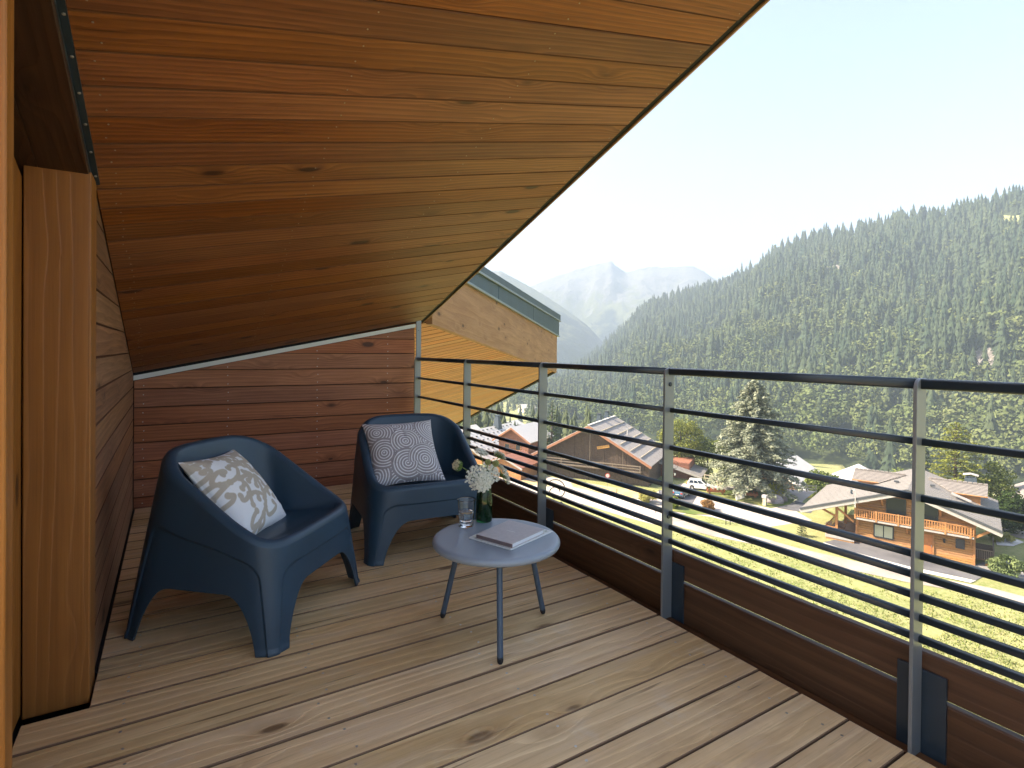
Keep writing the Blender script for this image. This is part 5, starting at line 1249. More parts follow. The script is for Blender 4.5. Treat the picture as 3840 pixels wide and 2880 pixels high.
q2 = ca.put('antenna_dish', MB().tube([(q_[0]-.3, -2.0, q_[1]+1.35), (q_[0]-.42, -2.0, q_[1]+1.55), (q_[0]-.36, -2.0, q_[1]+1.85)], .12, 8), MAT['chimney'])
# openings
def wpx(x0, x1, y0, y1, pane, **kw):
    a0 = ca.loc(x0, (y0+y1)/2)[0]; a1 = ca.loc(x1, (y0+y1)/2)[0]; xm = (x0+x1)/2; c1 = ca.loc(xm, y0)[1]; c0 = ca.loc(xm, y1)[1]; return ca.window(a0, a1, c0, c1, -.06, pane, **kw)
wpx(3323, 3398, 1868, 1938, MAT['darkwindow'], fw=.07); wpx(3444, 3519, 1888, 1960, MAT['darkwindow'], fw=.07)
wpx(3276, 3352, 1968, 2018, MAT['blind'], fw=.12, mull=1); wpx(3583.5, 3618, 2021, 2057, MAT['darkwindow'], fw=.10)
a0 = ca.loc(3455, 2040)[0]; a1 = ca.loc(3497, 2045)[0]; c1 = ca.loc(3478, 2003)[1]
dr = ca.box('door', (a0, -.10, .05), (a1, -.02, c1), MAT['door'])
for k in (0, 1): ca.box('door_panel', (a0+.12, -.125, .2+k*(c1/2-.05)), (a1-.12, -.101, c1/2-.05+k*(c1/2-.1)), MAT['door'], dr)
ca.box('door_handle', (a1-.14, -.16, c1*.46), (a1-.08, -.101, c1*.56), MAT['rim'], dr)
for a_ in (a0-.14, a1+.02): ca.box('door_jamb', (a_, -.13, 0), (a_+.12, -.02, c1+.12), MAT['chalet_trim'])
q_ = ca.loc(3541, 2026); ca.box('wall_lamp', (q_[0]-.1, -.25, q_[1]-.22), (q_[0]+.1, -.05, q_[1]+.2), MAT['iron'])
for a_ in (-.16, aW): ca.box('corner_post', (a_, -.09, 0), (a_+.2, -.005, tz(a_)-.5), MAT['chalet_trim'])
# front balcony
bl = ca.loc(3204, 1947, -1.15); br = ca.loc(3653, 2024, -1.15); bt = ca.loc(3653, 1978, -1.15)
b0c = br[1]; b1c = bt[1]
ca.box('balcony_floor', (bl[0], -1.15, b0c), (br[0], -.06, b0c+.20), MAT['fasciapale'])
for c_, h_ in ((b1c-.06, .09), (b0c+.34, .10)): ca.put('balcony_rail', MB().bar((bl[0], -1.12, c_), (br[0], -1.12, c_), .10, h_), MAT['chalet_trim'])
nB = 46
for k in range(nB+1):
    a_ = bl[0]+.06+(br[0]-bl[0]-.12)*k/nB
    if k % 9 == 0: ca.box('balcony_post', (a_-.09, -1.20, b0c+.05), (a_+.09, -1.04, b1c+.02), MAT['chalet_trim'])
    else: ca.box('baluster', (a_-.055, -1.15, b0c+.39), (a_+.055, -1.09, b1c-.11), MAT['chalet_trim'])
for a_ in (aW+.3, -.3, A3[0]): ca.put('bracket', MB().bar((a_, -.1, b0c-.9), (a_, -1.0, b0c-.02), .16, .16), MAT['chalet_trim'])
for xx in (3310, 3528): a_ = ca.loc(xx, 1890)[0]; ca.put('bracket', MB().bar((a_, -.1, tz(a_)-1.6), (a_, -1.2, tz(a_)-.5), .2, .22), MAT['chalet_trim']); ca.put('purlin', MB().bar((a_, -1.5, tz(a_)-.52), (a_, .3, tz(a_)-.52), .24, .26), MAT['chalet_trim'])
# covered terrace on the left
pz = ca.loc(3200, 2005, 1.0)[1]
aP = ca.loc(3137, 1975, -.6)[0]; tzP = tz(aP)-.5
ca.box('terrace_floor', (aP-1.2, -.9, pz-.35), (aW-.02, 6.5, pz), MAT['fasciapale'])
ca.put('terrace_beam', MB().bar((TL[0]+1.2, -.6, tz(TL[0]+1.2)-.62), (aW, -.6, tz(aW)-.62), .25, .3), MAT['chalet_trim'])
for b_ in (-.6, 5.6): ca.box('terrace_post', (aP-.14, b_-.14, pz-1.4 if b_ < 0 else pz), (aP+.14, b_+.14, tzP), MAT['chalet_trim'])
ca.put('brace', MB().bar((aW-.1, -.6, tz(aW)-3.0), (aW-2.0, -.6, tz(aW-2)-.8), .2, .22), MAT['chalet_trim']); ca.put('brace', MB().bar((aP, -.6, tzP-1.5), (aP-1.6, -.6, tz(aP-1.6)-.7), .2, .22), MAT['chalet_trim'])
def railing_run(P, Q, h, n, tm):
    P, Q = Vector(P), Vector(Q); ca.put('terrace_rail', MB().bar(P+Vector((0, 0, h)), Q+Vector((0, 0, h)), .08, .09), tm); ca.put('terrace_rail', MB().bar(P+Vector((0, 0, .12)), Q+Vector((0, 0, .12)), .07, .08), tm)
    for k in range(n+1): q = P.lerp(Q, k/n); ca.put('terrace_baluster', MB().bar(q+Vector((0, 0, .16)), q+Vector((0, 0, h-.05)), .07, .05, (1, 0, 0)), tm)
railing_run((aP, 6.3, pz), (aW-.1, 6.3, pz), 1.0, 14, MAT['chalet_trim']); railing_run((aP-1.1, -.85, pz), (aP-1.1, 6.3, pz), 1.0, 14, MAT['chalet_trim']); railing_run((aP-1.1, -.85, pz), (aP-.1, -.85, pz), 1.0, 4, MAT['chalet_trim'])
ca.box('terrace_plinth', (aP-1.1, -.85, 0), (aW-.03, 6.4, pz-.36), MAT['chalet'])
# right-hand side balcony in the shade
sbz = ca.loc(3720, 2085, 2.5)[1]
sa = ca.loc(3727, 2060, 1.5)[0]
ca.box('side_balcony_floor', (.02, .6, sbz-.15), (sa, 7.0, sbz), MAT['barnwood'])
for P_, Q_, n_ in (((.06, .62, sbz), (sa, .62, sbz), 10), ((sa, .62, sbz), (sa, 6.9, sbz), 18)):
    P_, Q_ = Vector(P_), Vector(Q_); ca.put('side_balcony_rail', MB().bar(P_+Vector((0, 0, 1.0)), Q_+Vector((0, 0, 1.0)), .10, .09), MAT['barnpale'])
    for k in range(n_+1): q = P_.lerp(Q_, k/n_); ca.put('side_baluster', MB().bar(q+Vector((0, 0, .02)), q+Vector((0, 0, .96)), .10, .04, (1, 0, 0)), MAT['barnpale'])
ca.put('brace', MB().bar((.05, .7, sbz-1.7), (sa*.85, .7, sbz-.2), .2, .2), MAT['chalet_trim']); ca.put('brace', MB().bar((.05, -.9, tz(0)-2.0), (TR[0]*.62, -.9, tz(TR[0]*.62)-.5), .2, .24), MAT['chalet_trim'])
ca.put('purlin', MB().bar((-.2, -.9, tz(0)-.55), (TR[0]*.8, -.9, tz(TR[0]*.55)-.6), .2, .24), MAT['chalet_trim'])
# furniture on the covered terrace
def wicker_chair(px, py, mat, rz, label):
    b_ = 1.6; a_, _ = ca.loc(px, py, b_); base = ca.W(a_, b_, pz+.002); o = tag(empty('wicker_chair', base, rz), label, 'chair', 'wicker chairs on the chalet terrace')
    L = Matrix.Translation(base) @ Matrix.Rotation(rz, 4, 'Z')
    m = MB(); n_ = 14; pts = []
    for k in range(n_+1):
        an_ = math.radians(-25+230*k/n_); r_ = .42; h_ = .62+.36*math.sin(max(0, min(math.pi, math.radians(180*k/n_))))
        pts.append((r_*math.cos(an_), r_*math.sin(an_), h_))
    v = [(x, y, z) for x, y, z in pts]+[(x*.86, y*.86, .38) for x, y, z in pts]; m.add(v, [(k, k+1, k+n_+2, k+n_+1) for k in range(n_)]); m.v = [tuple(L @ Vector(p)) for p in m.v]; sh = m.build('backrest', mat, o); sd = sh.modifiers.new('thick', 'SOLIDIFY'); sd.thickness = .05
    m = MB().lathe([(.0001, .34), (.38, .34), (.40, .38), (.36, .43), (.0001, .45)], 16); m.v = [tuple(L @ Vector(p)) for p in m.v]; m.build('seat', mat, o)
    for sx in (-1, 1):
        for sy in (-1, 1): m = MB().tube([(sx*.30, sy*.30, .0), (sx*.26, sy*.26, .36)], .03, 6); m.v = [tuple(L @ Vector(p)) for p in m.v]; m.build('leg', mat, o)
wicker_chair(3105, 1972, MAT['wickerpale'], 3.9, 'pale beige wicker chair beside the post of the chalet terrace'); wicker_chair(3155, 1978, MAT['wicker'], 5.4, 'dark brown wicker chair in the middle of the chalet terrace')
a_, _ = ca.loc(3190, 1990, .4); o = tag(empty('terrace_table', ca.W(a_, .4, pz+.002)), 'low dark table at the house wall of the chalet terrace', 'table')
L = ca.M @ Matrix.Translation((a_, .4, pz+.002)); m = MB().box((-.65, -.45, .42), (.65, .45, .48)); m.v = [tuple(L @ Vector(p)) for p in m.v]; m.build('table_top', MAT['wicker'], o)
for sx in (-1, 1):
    for sy in (-1, 1): m = MB().box((sx*.58-.04, sy*.38-.04, 0), (sx*.58+.04, sy*.38+.04, .42)); m.v = [tuple(L @ Vector(p)) for p in m.v]; m.build('leg', MAT['iron'], o)

# ---- simple gabled houses further back
def gable(name, label, foot, vp, W, H, rise, LEN, over, wall, roof, rake, cat='house', wins=(), chim=(), ridge_across=False, eave_th=.25, group=None):
    h = House(name, label, foot, vp, cat, group); h.over = over
    m = MB(); pl = [(-W, 0), (0, 0), (0, H), (-W/2, H+rise), (-W, H)]
    m.add([(a, 0, c) for a, c in pl]+[(a, LEN, c) for a, c in pl], [(0,1,2,3,4), (9,8,7,6,5), (1,6,7,2), (0,4,9,5)]); h.put('wall', m, wall)
    s_ = rise/(W/2); eh = H-s_*over; th = .05
    R0, R1 = (-W/2, -over, H+rise+th+.2), (-W/2, LEN+over, H+rise+th+.2)
    h.slope('roof', R0, R1, (over, LEN+over, eh+th+.2), (over, -over, eh+th+.2), eave_th, roof); h.slope('roof', (R0[0], R0[1], R0[2]-.003), (R1[0], R1[1], R1[2]-.003), (-W-over, LEN+over, eh+th+.2), (-W-over, -over, eh+th+.2), eave_th, roof)
    for e in (over, -W-over): h.put('rake_board', MB().bar((-W/2, -over-.06, H+rise-.05), (e, -over-.06, eh-.05), .1, .32), rake)
    for a0, a1, c0, c1, pm in wins: h.window(a0, a1, c0, c1, 0, MAT[pm], fw=.10, frame_mat=MAT['chalet_trim'])
    for a_, b_, top in chim:
        zb = H+rise-abs(a_+W/2)*s_
        c = h.put('chimney', MB().add([(a_-.9, b_-.9, zb-.4), (a_+.9, b_-.9, zb-.4), (a_+.9, b_+.9, zb-.4), (a_-.9, b_+.9, zb-.4), (a_-.45, b_-.45, zb+top), (a_+.45, b_-.45, zb+top), (a_+.45, b_+.45, zb+top), (a_-.45, b_+.45, zb+top)], [(4,5,6,7), (0,1,5,4), (1,2,6,5), (2,3,7,6), (3,0,4,7)]), MAT['chimney'])
        h.box('chimney_cap', (a_-.6, b_-.6, zb+top+.02), (a_+.6, b_+.6, zb+top+.12), MAT['chimney'], c); h.put('finial', MB().tube([(a_, b_, zb+top+.12), (a_, b_, zb+top+.9)], .05, 6), MAT['iron'], c)
    return h
def ground_at(x, dep):
    p = CAMP + (CR*((x-CXP)/FOC)+CF)*dep; r = math.hypot(p.x, p.y); return Vector((p.x, p.y, float(terrain(np.array([r]), np.array([math.atan2(p.x, p.y)]))[0])))
# left of the barn
hA = gable('village_house', 'orange gabled house with vast white snow guard roof and two dark tapered chimneys', ground_at(1835, 118)+Vector((0, 0, -5)), -1400, 15, 6.5, 4.6, 19, 1.8, MAT['chalet_trim'], MAT['roofwhite'], MAT['fasciapale'], 'house',
      wins=[(-12, -10, 3.2, 4.6, 'blind'), (-9, -7.4, 3.2, 4.6, 'blind'), (-5, -3.2, 3.2, 4.6, 'darkwindow'), (-12, -10.4, .6, 2.0, 'darkwindow'), (-4.6, -3.4, .3, 2.2, 'door')], chim=[(-7.0, 14, 3.0), (-10.2, 6, 2.6)])
m = MB()
for i in range(7):
    for j in range(13): f = (i+.6)/7.4; a_ = -7.5+9.3*f; m.box((a_-.2, -1+1.7*j+(i % 2)*.8, 6.5+4.6-4.6/7.5*9.3*f+.28), (a_+.12, -1+1.7*j+(i % 2)*.8+.35, 6.5+4.6-4.6/7.5*9.3*f+.46))
q = hA.put('snow_hook', m, MAT['roofdark']); q['kind'] = 'stuff'
gable('village_house', 'low red brown house with pale roof wedged between white roofed house and barn', ground_at(1985, 112), -1700, 7, 5.0, 2.2, 9, 1.0, MAT['redwood'], MAT['roofwhite'], MAT['rake'], 'house', wins=[(-5.6, -4.4, 2.6, 3.8, 'darkwindow'), (-3.0, -1.8, 2.6, 3.8, 'darkwindow')])
gable('village_shed', 'small orange plank shed with brown roof in front of the red brown house', ground_at(1958, 98), -1500, 7, 2.4, 1.5, 6, .6, MAT['chalet_trim'], MAT['redwood'], MAT['fasciapale'], 'shed')
gable('village_house', 'white roofed house at the far left half hidden by the rear armchair', ground_at(1700, 128)+Vector((0, 0, -4)), -900, 12, 7.5, 3.6, 14, 1.6, MAT['chalet_trim'], MAT['roofwhite'], MAT['fasciapale'], 'house', wins=[(-6, -4.5, 4, 5.4, 'darkwindow')])
# behind the cedar, behind the chalet, far right
gable('village_house', 'orange plank house with white roof behind the blue cedar', ground_at(3010, 112), -100, 11, 6.0, 3.2, 12, 1.8, MAT['chalet_trim'], MAT['roofwhite'], MAT['whitepaint'], 'house', wins=[(-4.5, -3.2, 1.2, 2.6, 'darkwindow'), (-9, -7.6, 3.4, 4.8, 'darkwindow')])
gable('village_house', 'cream house with broad white hipped looking roof and grey chimney behind the chalet', ground_at(3432, 98), -4500, 10.5, 6.6, 2.6, 11, 1.8, MAT['render_white'], MAT['roofwhite'], MAT['whitepaint'], 'house', wins=[(-5, -3.8, 3.6, 5.0, 'darkwindow')], chim=[(-2.6, 4, 1.7)])
gable('village_house', 'red house with pale roof at the far right behind the leafy trees', ground_at(4110, 100), 200, 12, 6.2, 3.0, 12, 1.6, MAT['redwood'], MAT['roofwhite'], MAT['fasciapale'], 'house')
hS = gable('village_house', 'stone walled house with mauve tiled roof cut by the right picture edge', ground_at(4190, 72), -200, 9, 5.2, 2.6, 9, 1.5, MAT['stone'], MAT['tile'], MAT['fasciapale'], 'house')
# hamlets on the valley floor
for x, d_, vp_, lab in ((1930, 420, -1500, 'nearest of the three tiny pale houses on the light valley meadow'), (1968, 560, 600, 'middle one of the three tiny pale houses on the light valley meadow'), (2100, 760, -2000, 'farthest tiny pale house, right of the third railing post in the valley')):
    gable('distant_house', lab, ground_at(x, d_), vp_, 12, 6, 3, 14, 1.2, MAT['render_white'], MAT['roofwhite'], MAT['fasciapale'], 'house', group='tiny houses far down the valley')

# ---- vehicles
def car(name, label, px, py, rz, paint, dims, cat='car'):
    L_, Wd, Hh, hood = dims; base = g(px, py); base.z = GZ+.062; root = tag(empty(name, base, rz), label, cat); T = root.matrix_world
    hl, hw = L_/2, Wd/2; wx, wr = hl*.60, .345
    def add(nm, m, mat, par=None, bevel=0):
        m.v = [tuple(T @ Vector(p)) for p in m.v]; o = m.build(nm, mat, par or root, smooth=False)
        if bevel: b = o.modifiers.new('bevel', 'BEVEL'); b.width = bevel; b.segments = 3; b.limit_method = 'ANGLE'; b.angle_limit = math.radians(25)
        auto_smooth(o, 35); return o
    sil = [(-hl, .36), (-hl-.02, .62), (-hl+.05, .98), (-hl+.22, 1.05), (hood, 1.03), (hl-.35, .93), (hl-.06, .80), (hl, .60), (hl-.02, .30)]
    bot = []
    for cx_ in (wx, -wx):
        bot += [(cx_+(wr+.07)*math.cos(a), .34+(wr+.07)*math.sin(a)) for a in np.linspace(-.15, math.pi+.15, 11)]
    P = sil + bot; n_ = len(P)
    v = []
    for side in (-1, 1):
        for x, z in P:
            w_ = hw*(1-.10*max(0, (abs(x)-hl*.72)/(hl*.28)))*(1-.05*max(0, (z-.75)/.3)); v.append((x, side*w_, z))
    f = [tuple(range(n_)), tuple(range(2*n_-1, n_-1, -1))] + [((i+1) % n_, i, i+n_, (i+1) % n_+n_) for i in range(n_)]
    bd = add('body', MB().add(v, f), paint, bevel=.05)
    x0, x1, x2, x3 = -hl+.12, -hl+.42, hood-.85, hood+.02
    gv = []
    for side in (-1, 1):
        gv += [(x0, side*(hw-.06), 1.03), (x3, side*(hw-.06), 1.02), (x2, side*(hw-.22), Hh), (x1, side*(hw-.22), Hh)]
    add('cabin', MB().add(gv, [(0, 1, 2, 3), (7, 6, 5, 4), (1, 5, 6, 2), (0, 3, 7, 4), (3, 2, 6, 7)]), paint, bevel=.07)
    def lerp2(u, w_): # point on the cabin side, u along, w up
        xa = x0+(x3-x0)*u; xb = x1+(x2-x1)*u; return xa+(xb-xa)*w_, 1.03+(Hh-1.03)*w_, (hw-.06)+(-.16)*w_
    for side in (-1, 1):
        for u0, u1 in ((.08, .33), (.36, .60), (.63, .90)):
            q = []
            for u, w_ in ((u0, .14), (u1, .14), (u1-.015, .84), (u0+.015, .84)): x, z, yy = lerp2(u, w_); q.append((x, side*(yy+.012), z))
            add('side_window', MB().add(q, [(0, 1, 2, 3)]), MAT['darkwindow'])
    fw = []; 
    for (xa, za), (w0, w1) in (((x3-.08, 1.07), (hw-.16, 0)), ((x2+.07, Hh-.06), (hw-.30, 0))): fw += [(xa+.035, -w0, za+.012), (xa+.035, w0, za+.012)]
    add('windscreen', MB().add([fw[0], fw[1], fw[3], fw[2]], [(0, 1, 2, 3)]), MAT['darkwindow'])
    add('rear_window', MB().add([(x0+.03, -(hw-.2), 1.10), (x0+.03, hw-.2, 1.10), (x1-.08, hw-.32, Hh-.08), (x1-.08, -(hw-.32), Hh-.08)], [(0, 1, 2, 3)]), MAT['darkwindow'])
    for side in (-1, 1):
        add('headlight', MB().box((hl-.16, side*(hw-.34)-.17, .70), (hl-.005, side*(hw-.34)+.17, .82)), MAT['headlamp'])
        add('tail_light', MB().box((-hl-.035, side*(hw-.22)-.14, .80), (-hl+.06, side*(hw-.22)+.14, .99)), MAT['redlamp'])
        add('mirror', MB().box((hood-.25, side*(hw+.06)-.09, 1.02), (hood-.10, side*(hw+.06)+.09, 1.15)), paint, bevel=.03)
    add('rear_bumper', MB().box((-hl-.05, -hw+.12, .40), (-hl+.1, hw-.12, .56)), MAT['tyre'], bevel=.03); add('front_grille', MB().box((hl-.06, -hw+.3, .42), (hl+.012, hw-.3, .56)), MAT['tyre'], bevel=.02)
    add('number_plate', MB().box((-hl-.06, -.26, .62), (-hl-.02, .26, .73)), MAT['whitepaint'])
    for cx_ in (wx, -wx):
        for side in (-1, 1):
            m = MB().lathe([(.20, -.10), (.32, -.105), (wr, -.07), (wr, .07), (.32, .105), (.20, .10)], 24, close=True); Mw = Matrix.Translation((cx_, side*(hw-.11), wr+.001)) @ Matrix.Rotation(math.pi/2, 4, 'X'); m.v = [tuple(Mw @ Vector(p)) for p in m.v]; wh = add('wheel', m, MAT['tyre'])
            m = MB().lathe([(.0001, .06), (.05, .085), (.17, .07), (.205, .095), (.205, -.05), (.0001, -.05)], 20); Mw = Matrix.Translation((cx_, side*(hw-.11), wr+.001)) @ Matrix.Rotation(-side*math.pi/2, 4, 'X'); m.v = [tuple(Mw @ Vector(p)) for p in m.v]; add('rim', m, MAT['rim'], wh)
    return root
ang = lambda d: math.atan2(d.y, d.x)
dcar = (g(2660, 1842)-g(2600, 1836)); car('parked_suv', 'white family car parked on the road beside the log garage', 2627, 1836, ang(dcar), MAT['carwhite'], (4.4, 1.82, 1.66, .95))
dcar2 = (g(2590, 1845)-g(2545, 1872)); car('parked_hatchback', 'blue hatchback parked on the grey driveway seen from behind', 2556, 1862, ang(dcar2), MAT['carblue'], (4.0, 1.74, 1.50, .85))

# ---- street lamps with a wrought iron crook
def street_lamp(label, xp, xl, ytop, ylamp, dep, R_):
    fp = at_depth(xp, 1800, dep); fp.z = GZ; top = at_depth(xp, ytop, dep); la = at_depth(xl, ylamp, dep); ex = (CR*1.0); ex.z = 0; ex.normalize()
    o = tag(empty('street_lamp', fp), label, 'street lamp', 'street lamps with a curled bracket')
    MB().tube([fp, (fp.x, fp.y, top.z-R_*.4)], [.10, .07], 10).build('post', MAT['iron'], o)
    c = Vector((fp.x, fp.y, top.z-R_)) + ex*R_; pts = []
    for k in range(60):
        a = math.pi*1.0 - k/59*math.pi*2.9; r_ = R_*(1 if k < 24 else 1-.75*((k-24)/35)**1.1); cc = c + ex*(0 if k < 24 else (R_*.25*((k-24)/35))) - Vector((0, 0, 1))*(0 if k < 24 else R_*.35*((k-24)/35))
        pts.append(cc + ex*(r_*math.cos(a)) + Vector((0, 0, r_*math.sin(a))))
    MB().tube(pts, R_*.05, 6).build('scroll_bracket', MAT['iron'], o)
    s_ = R_*.42; ln = MB().lathe([(s_*.25, -s_*1.3), (s_*.62, 0), (s_*.62, .02)], 6, la, close=False).build('lantern_glass', MAT['lamp_white'], o)
    MB().lathe([(s_*.75, .03), (s_*.45, s_*.45), (s_*.12, s_*.75), (.0001, s_*.8)], 6, la).build('lantern_roof', MAT['iron'], o)
    MB().tube([la+Vector((0, 0, s_*.75)), (la.x, la.y, top.z-R_*1.6)], .02, 6).build('hanger', MAT['iron'], o)
street_lamp('tall black street lamp with large spiral bracket left of the barn forecourt', 2046, 2104, 1798, 1893, 57, 1.0)
street_lamp('smaller street lamp with white lantern in front of the log garage', 2512, 2531, 1728, 1775, 76, .55)

# ---- trees and shrubs near the houses
def leaf_mat(name, a_, b_):
    t = NT(name); at = t.N.new('ShaderNodeVertexColor'); at.layer_name = 'tint'; df = t.N.new('ShaderNodeBsdfDiffuse'); tl = t.N.new('ShaderNodeBsdfTranslucent'); mx = t.N.new('ShaderNodeMixShader'); mx.inputs[0].default_value = .3
    t.L.new(at.outputs[0], df.inputs[0]); t.L.new(at.outputs[0], tl.inputs[0]); t.L.new(df.outputs[0], mx.inputs[1]); t.L.new(tl.outputs[0], mx.inputs[2]); t.L.new(mx.outputs[0], t.out.inputs[0]); return t.m
MAT['leaf'] = leaf_mat('foliage', 0, 0)
MAT['bark'] = plain('grey_brown_bark', (.075, .055, .045), .9, var=.2, scale=5)
def cards(P, N_, sz, asp, cols, r):
    n = len(P); u = np.cross(N_, r.normal(size=(n, 3))); u /= np.linalg.norm(u, axis=1)[:, None]+1e-9; w = np.cross(N_, u); w /= np.linalg.norm(w, axis=1)[:, None]+1e-9
    s = sz[:, None]; V = np.stack([P-u*s, P+w*s*asp, P+u*s, P-w*s*asp], 1).reshape(-1, 3); return V, np.arange(n*4).reshape(-1, 4), np.repeat(cols, 4, 0)
def conifer(name, label, base, H, R, seed, dark, light, cat='tree', nb=150, dens=70, droop=.25, lo=.10, power=.75, group=None, tilt=.0, card=.20):
    r = np.random.default_rng(seed); base = Vector(base); o = tag(empty(name, base), label, cat, group); b = np.array(base)
    MB().tube([base, base+Vector((0, 0, H*.3)), base+Vector((0, 0, H*.97))], [H*.028, H*.02, .02], 10).build('trunk', MAT['bark'], o)
    P = []; N_ = []; Cc_ = []; S = []; br = MB()
    for k in range(nb):
        f = lo+(1-lo)*(k+r.uniform(0, 1))/nb; z = H*f*.985; L_ = R*((1-f)/(1-lo))**power*r.uniform(.70, 1.12)+.25; a = k*2.39996+r.uniform(-.3, .3); d = np.array([math.cos(a), math.sin(a), 0]); sd = np.array([-d[1], d[0], 0])
        up = .22*(1-f)+.3*f-tilt
        pts = []
        for j in range(7): s = j/6*L_; pts.append(b+np.array([0, 0, z])+d*s+np.array([0, 0, up*s-droop*s*s/max(L_, .1)]))
        br.tube([Vector(q) for q in pts], [max(.015, .05*(1-j/6)*H/15) for j in range(7)], 5, cap=False)
        m = max(8, int(dens*L_/R)); t_ = r.uniform(.18, 1.05, m)**.8; w_ = r.uniform(-1, 1, m)*L_*.26*(1.1-np.minimum(t_, 1)*.75); s = t_*L_
        q = b+np.array([0, 0, z])+d*s[:, None]+sd*w_[:, None]; q[:, 2] += up*s-droop*s*s/max(L_, .1)-np.abs(w_)*.22+r.normal(0, .10, m)*H/15
        P.append(q); nn = np.array([0, 0, 1.0])+d*.3*r.uniform(0, 1, (m, 1))+r.normal(0, .45, (m, 3)); N_.append(nn/np.linalg.norm(nn, axis=1)[:, None]); S.append(r.uniform(.6, 1.3, m)*card*H/15)
        Cc_.append(dark+(light-dark)*np.clip(r.uniform(0, 1, (m, 1))*.75+.35*(t_[:, None]-.4), 0, 1))
    V, F, C = cards(np.concatenate(P), np.concatenate(N_), np.concatenate(S), .42, np.concatenate(Cc_), r)
    br.build('branch', MAT['bark'], o)['kind'] = 'stuff'
    c = np_obj('crown', V, F, MAT['leaf'], o); color_attr(c, C, 'tint'); return o
def broadleaf(name, label, base, H, R, seed, dark, light, cat='tree', ncl=46, per=150, trunk=True, group=None, flat=1.0, size=.20):
    r = np.random.default_rng(seed); base = Vector(base); o = tag(empty(name, base), label, cat, group); b = np.array(base); P = []; N_ = []; C = []
    ch = H*(.18 if trunk else .0); tb = MB()
    if trunk: tb.tube([base, base+Vector((r.normal(0, .1), r.normal(0, .1), H*.35)), base+Vector((r.normal(0, .2), r.normal(0, .2), H*.75))], [H*.03, H*.022, .03], 8)
    for k in range(ncl):
        v = r.normal(size=3); v /= np.linalg.norm(v); q = r.uniform(.45, 1.0)**.6; c = np.array([v[0]*R*.78, v[1]*R*.78, v[2]*(H-ch)*.40*flat])*q + np.array([0, 0, ch+(H-ch)*.5])
        if c[2] < .15*H and not trunk: c[2] = .15*H
        rad = R*r.uniform(.24, .42); w = r.normal(size=(per, 3)); w /= np.linalg.norm(w, axis=1)[:, None]; P.append(b+c+w*rad*(r.uniform(.55, 1.08, (per, 1)))*np.array([1, 1, .8])); nn = w+r.normal(0, .5, (per, 3)); N_.append(nn/np.linalg.norm(nn, axis=1)[:, None])
        tone = r.uniform(0, 1); C.append(dark+(light-dark)*np.clip(tone*.6+r.uniform(0, .5, (per, 1)), 0, 1))
        if trunk and k < 14: tb.tube([base+Vector((0, 0, H*r.uniform(.25, .5))), base+Vector(c)], [.06*H/10, .015], 5)
    if trunk: tb.build('trunk', MAT['bark'], o)
    P = np.concatenate(P); n = len(P); P[:, 2] = np.maximum(P[:, 2], base.z+.05)
    V, F, Cc_ = cards(P, np.concatenate(N_), r.uniform(.6, 1.3, n)*size, .6, np.concatenate(C), r); c = np_obj('crown' if trunk else 'foliage', V, F, MAT['leaf'], o); color_attr(c, Cc_, 'tint'); return o
A3_ = np.array
cb_ = g(2822, 1852); depc = (cb_-CAMP).dot(CF)
conifer('blue_cedar', 'tall blue grey cedar with wide drooping tiers beside the village road', cb_, depc*(1852-1420)/FOC, 7.2, 3, A3_([.10, .125, .095]), A3_([.42, .44, .32]), nb=240, dens=190, droop=.30, lo=.07, power=.66, card=.24)
conifer('spruce', 'dark green spruce rising behind the chalet ridge', ground_at(3470, 92), 14.5, 2.7, 4, A3_([.012, .026, .016]), A3_([.035, .06, .03]), nb=90, dens=60, droop=.3)
conifer('larch', 'yellow green feathery larch behind the chalet chimney', ground_at(3590, 84), 15.5, 5.4, 5, A3_([.10, .13, .025]), A3_([.30, .31, .08]), nb=150, dens=90, droop=.15, power=.6, tilt=.05)
conifer('spruce', 'small spruce standing beside the left roof edge of the barn', ground_at(2072, 118), 14, 2.4, 6, A3_([.03, .06, .03]), A3_([.09, .12, .05]), nb=80, dens=50, droop=.3)
conifer('spruce', 'pale sunlit spruce behind the white snow guard roof', ground_at(1785, 165), 17, 3.0, 16, A3_([.06, .09, .03]), A3_([.16, .19, .07]), nb=80, dens=50, droop=.3)
GL, GD, YD, YL = A3_([.12, .17, .045]), A3_([.035, .06, .018]), A3_([.10, .13, .03]), A3_([.27, .28, .08])
broadleaf('leafy_tree', 'green and yellow leafy tree between the larch and the far right roof', ground_at(3722, 84), 11.5, 3.8, 7, GD, A3_([.22, .25, .07]))
broadleaf('leafy_tree', 'light green leafy tree behind the left slope of the chalet roof', ground_at(3375, 104), 11.5, 4.4, 8, GD*1.4, A3_([.20, .24, .08]))
broadleaf('leafy_tree', 'yellow green leafy tree behind the log garage roof', ground_at(2560, 108), 11, 4.6, 9, YD, YL); broadleaf('leafy_tree', 'yellow green leafy tree touching the left side of the cedar', ground_at(2660, 108), 11.5, 5.0, 10, YD, A3_([.24, .27, .09]))
broadleaf('leafy_tree', 'bushy green tree between the orange house and the cream house', ground_at(3095, 98), 7.5, 3.4, 11, GD*1.2, A3_([.20, .24, .07]))
broadleaf('hedge_tree', 'dark green rounded bush in the shade right of the chalet', ground_at(3790, 72), 5.2, 3.0, 12, A3_([.018, .035, .015]), A3_([.06, .09, .03]), trunk=False)
broadleaf('shrub', 'golden yellow shrub next to the boulders by the road', g(2905, 1868), 2.6, 2.2, 13, A3_([.20, .24, .02]), A3_([.52, .50, .08]), cat='shrub', trunk=False, ncl=30, size=.12)
